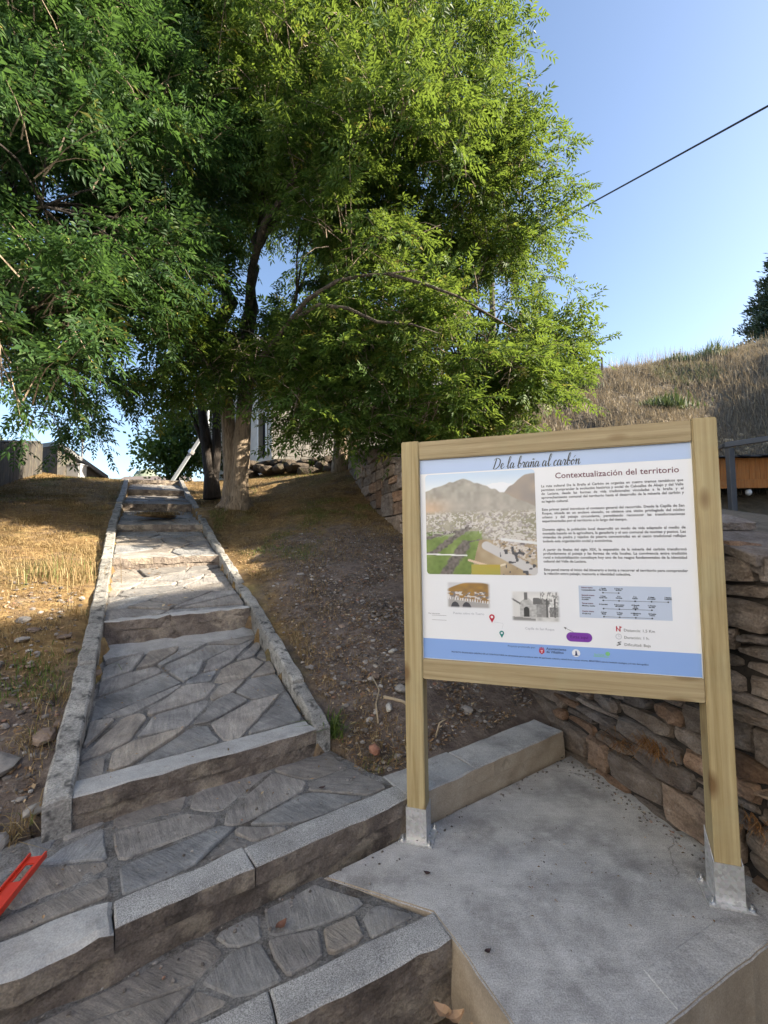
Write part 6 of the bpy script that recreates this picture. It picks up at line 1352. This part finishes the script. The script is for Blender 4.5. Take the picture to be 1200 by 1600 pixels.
fp = zhill_n(np.array([10.1]), np.array([20.2]))[0]; t = empty('fence_stake', (10.1, 20.2, fp), 'single weathered stake on the hill crest right of the tree', 'stake'); m = MB(); m.tube([(10.1, 20.2, fp-.3), (10.12, 20.2, fp+.85)], [.06, .05], 6); m.build('post', M['greyboard_shaded'], t); m = MB(); m.tube([(10.12, 20.2, fp+.85), (10.12, 20.2, fp+.9)], [.05, .015], 6); m.build('pointed_top', M['greyboard_shaded'], t)

# ------------------------------------------------------------------ loose things near the steps
R6 = random.Random(21)
def loose(name, mat, x, y, z, sx, sy, sz, label, cat, group=None):
    V, F = boulder((x, y, z), sx, sy, sz, R6, 2, .35); return obj(name, mesh_pl(name, V, F, M[mat]), label=label, cat=cat, group=group)
zg = lambda x, y: float(zground(x, y))
loose('brick_fragment', 'brick', -.075, 2.66, .205, .038, .030, .026, 'broken reddish brick piece in the soil behind the kerb near the left post', 'brick')
loose('stone', 'whitestone', .015, 2.98, zg(.015, 2.98)+.02, .042, .024, .022, 'pale angular stone in the soil left of the post', 'stone')
loose('stone', 'rock', .10, 3.15, zg(.1, 3.15)+.02, .05, .04, .026, 'grey stone on the soil close beside the left post', 'stone')
ORD = ['nearest', 'second nearest', 'third nearest', 'fourth nearest', 'fifth nearest', 'sixth nearest', 'seventh nearest', 'eighth nearest', 'ninth nearest', 'tenth nearest']
cand = []
while len(cand) < 10:
    x, y = R6.uniform(-1.0, .9), R6.uniform(2.9, 4.9)
    if x < -.35-(y-2.78)*.40 or x > .75 or in_path(np.array(x), np.array(y), -.15): continue
    cand.append((math.hypot(x-.13, y-2.2), x, y))
for k, (d_, x, y) in enumerate(sorted(cand)):
    s = R6.uniform(.022, .045); mt = R6.choice(['rock', 'rock', 'whitestone', 'brownrock']); cw = {'rock': 'grey', 'whitestone': 'pale', 'brownrock': 'brown'}[mt]
    loose('stone', mt, x, y, zg(x, y)+s*.2, s, s*.75, s*.5, f'loose {cw} stone on the soil bank, {ORD[k]} the left post among those scattered there', 'stone', 'loose stones on the soil bank')
for (x, y, s, mt, lab) in ((-1.78, 2.03, .06, 'brick', 'orange brown stone at the foot of the left kerb end'), (-1.64, 1.93, .065, 'rock', 'grey pointed stone next to the orange brown one'), (-1.58, 2.08, .05, 'rock', 'small dark stone against the left kerb end'), (-2.03, 2.35, .13, 'rock', 'broad flat slate lying left of the lowest kerb stone'), (-1.9, 2.55, .08, 'brownrock', 'brown stone between the flat slate and the kerb'), (-2.2, 2.2, .10, 'rock', 'grey slab at the left edge below the grass patch'), (-1.75, 2.62, .06, 'whitestone', 'pale stone touching the outside of the left kerb'), (-1.95, 2.12, .07, 'rock', 'dark flat stone left of the orange brown one')):
    loose('stone', mt, x, y, max(zg(x, y), .165)+s*.22, s, s*.75, s*.42, lab, 'stone')
cand = []
while len(cand) < 10:
    x, y = R6.uniform(-2.8, -1.7), R6.uniform(2.4, 3.5)
    if x > -1.15-.54*(y-2)-.22: continue
    cand.append((math.hypot(x+1.5, y-2.0), x, y))
for k, (d_, x, y) in enumerate(sorted(cand)):
    s = R6.uniform(.03, .06); mt = R6.choice(['rock', 'brownrock']); loose('stone', mt, x, y, zg(x, y)+s*.12, s, s*.8, s*.38, f"loose {'grey' if mt == 'rock' else 'brown'} stone up the left verge, {ORD[k]} the end of the left kerb", 'stone', 'loose stones left of the kerb')
qp = [Bp(R6.uniform(-.35, -.1), R6.uniform(.35, .62)) for k in range(26)]; gravel('pebbles', np.array([(q[0], q[1], ZB+.014) for q in qp]), np.array([R6.uniform(.006, .024) for q in qp]), 'gravel', 'pebbles in the broken joint of the landing near the left kerb end')
def stick(label, P, r): m = MB(); m.tube(P, [r*(1-.1*k) for k in range(len(P))], 6, .2); m.build('stick', M['stickwood'], None, True, label=label, cat='stick')
stick('pale bent twig lying on the soil left of the post', [(-.055, 2.88, zg(-.055, 2.88)+.02), (-.07, 3.0, zg(-.07, 3.0)+.025), (-.05, 3.12, zg(-.05, 3.12)+.02), (-.10, 3.24, zg(-.1, 3.24)+.03)], .006)
stick('brown stick on the soil pointing at the left post', [(-.02, 3.06, zg(-.02, 3.06)+.02), (.1, 3.03, zg(.1, 3.03)+.03), (.22, 2.99, zg(.22, 2.99)+.02)], .012)
stick('short pale twig standing out of the soil right of the left post', [(.30, 2.86, .18), (.33, 2.88, .26), (.37, 2.89, .28)], .006)
def leafbit(label, x, y, z, s, mt, a, curl=.25, group=None):
    V = []; F = []
    for i in range(5):
        t = i/4; w = s*.34*math.sin(math.pi*min(.97, t+.04))
        for j in (-1, 0, 1): px, py = s*(t-.5), w*j; V.append((x+px*math.cos(a)-py*math.sin(a), y+px*math.sin(a)+py*math.cos(a), z+.004+curl*s*((t-.5)**2*2+abs(j)*.3)))
    for i in range(4):
        for j in range(2): F.append((i*3+j, (i+1)*3+j, (i+1)*3+j+1, i*3+j+1))
    obj('fallen_leaf', mesh_pl('fallen_leaf', V, F, M[mt]), label=label, cat='leaf', group=group)
M['leaf_dark'] = plain('dark dead leaf', (.045,.025,.025), .6); M['leaf_tan'] = plain('tan dead leaf', (.42,.27,.16), .7); M['leaf_brown'] = plain('brown dead leaf', (.16,.075,.05), .7)
leafbit('small black dead leaf on the platform right of its inner corner', .335, 1.62, .002, .026, 'leaf_dark', .4); leafbit('dark red curled leaf on the concrete left of the platform', .16, 1.98, .002, .030, 'leaf_dark', 2.8, .3); leafbit('brown dead leaf on the paving below the kerb', -.40, 1.73, .006, .05, 'leaf_brown', .9); leafbit('dark leaf on the big landing slab', -.33, 2.32, ZB+.012, .035, 'leaf_dark', .5)
for x, y, a, lab in ((.21, 1.56, .3, 'tan dead leaf lying deepest in the corner under the platform'), (.26, 1.50, 1.7, 'tan dead leaf leaning against the side of the platform'), (.17, 1.58, 2.6, 'tan dead leaf lying against the riser below the granite nosing')): leafbit(lab, x, y, -.155, .065, 'leaf_tan', a, .4)
def crumbs(name, pts_, smin, smax, label):
    n = len(pts_); P = np.array(pts_); a = rg.uniform(0, 6.28, n); d = np.stack([np.cos(a), np.sin(a), rg.uniform(-.1, .3, n)], 1); w = np.stack([-np.sin(a), np.cos(a), rg.uniform(-.2, .3, n)], 1); l = rg.uniform(smin, smax, n)[:, None]
    V = np.stack([P-d*l*.5, P+w*l*.22+np.array((0, 0, .003)), P+d*l*.5, P-w*l*.22+np.array((0, 0, .003))], 1).reshape(-1, 3)
    obj(name, mesh_np(name, V, np.arange(n*4).reshape(n, 4), M['litter'], False, {'tint': np.repeat(rg.random(n), 4)}), kind='stuff', label=label)
crumbs('leaf_crumbs', [(*Bp(rg.uniform(-1.1, 1.4), rg.uniform(.14, .62)), ZB+.016) for k in range(46)] + [(*(V2(STEPS[0][0])*(1-u_)*(1-v_)+V2(STEPS[0][1])*u_*(1-v_)+V2(STEPS[1][0])*(1-u_)*v_+V2(STEPS[1][1])*u_*v_), .34+.27*v_) for u_, v_ in rg.random((50, 2))], .01, .026, 'crumbs of dead leaf on the landing and the lowest long tread')
crumbs('leaf_specks', [(rg.uniform(.5, 1.3), rg.uniform(1.6, 2.4), .003) for k in range(26)] + [(*(wpt(rg.uniform(1.3, 2.85), 0, 0)[:2] + wn_*(abs(rg.normal(0, .07))+.02)), .004) for k in range(60)], .006, .018, 'dark specks of leaf on the platform')
for (i_, n_c) in ((1, 60), (2, 90), (3, 110), (4, 60), (5, 30)):
    L_, R_2, z_, zb_ = STEPS[i_]; L2_, R3_, z2_, zb2_ = STEPS[i_+1]; uv = rg.random((n_c, 2)); uv[:, 1] = uv[:, 1]**.5
    crumbs('step_litter', [(*(V2(L_)*(1-u_)*(1-v_)+V2(R_2)*u_*(1-v_)+V2(L2_)*(1-u_)*v_+V2(R3_)*u_*v_), z_+.012+(zb2_-z_)*v_) for u_, v_ in uv], .02, .06, 'dead leaves drifted on the upper treads')
# red level, only its end in the picture
lv = empty('spirit_level', (-1.345, 1.55, ZB+.02), 'end of a red aluminium level lying on the paving at the left edge', 'spirit level')
la, lb = np.array((-1.366, 1.815, ZB+.052)), np.array((-1.26, 1.22, ZB+.040)); ld = N3(lb-la); lt = N3(np.cross(np.array((0, 0, 1.)), ld)); lu = np.cross(ld, lt); Ml = Matrix(((ld[0], lt[0], lu[0], la[0]), (ld[1], lt[1], lu[1], la[1]), (ld[2], lt[2], lu[2], la[2]), (0, 0, 0, 1))); LN = float(np.linalg.norm(lb-la))
for y0_, nm in ((-.032, 'flange'), (.024, 'flange')): m = MB(); m.box((0, y0_, -.012), (LN, y0_+.008, .012), Ml); m.build(nm, M['red'], lv, bevel=.0015)
m = MB()
for a, b in ((0.0, .05), (.14, .30), (.38, LN)): m.box((a+.012 if a == 0 else a, -.0235, -.003), (b, .0235, .003), Ml)
for a, b in ((.05, .14), (.30, .38)): m.box((a, -.0235, -.003), (b, -.014, .003), Ml); m.box((a, .014, -.003), (b, .0235, .003), Ml)
m.build('web', M['red'], lv)
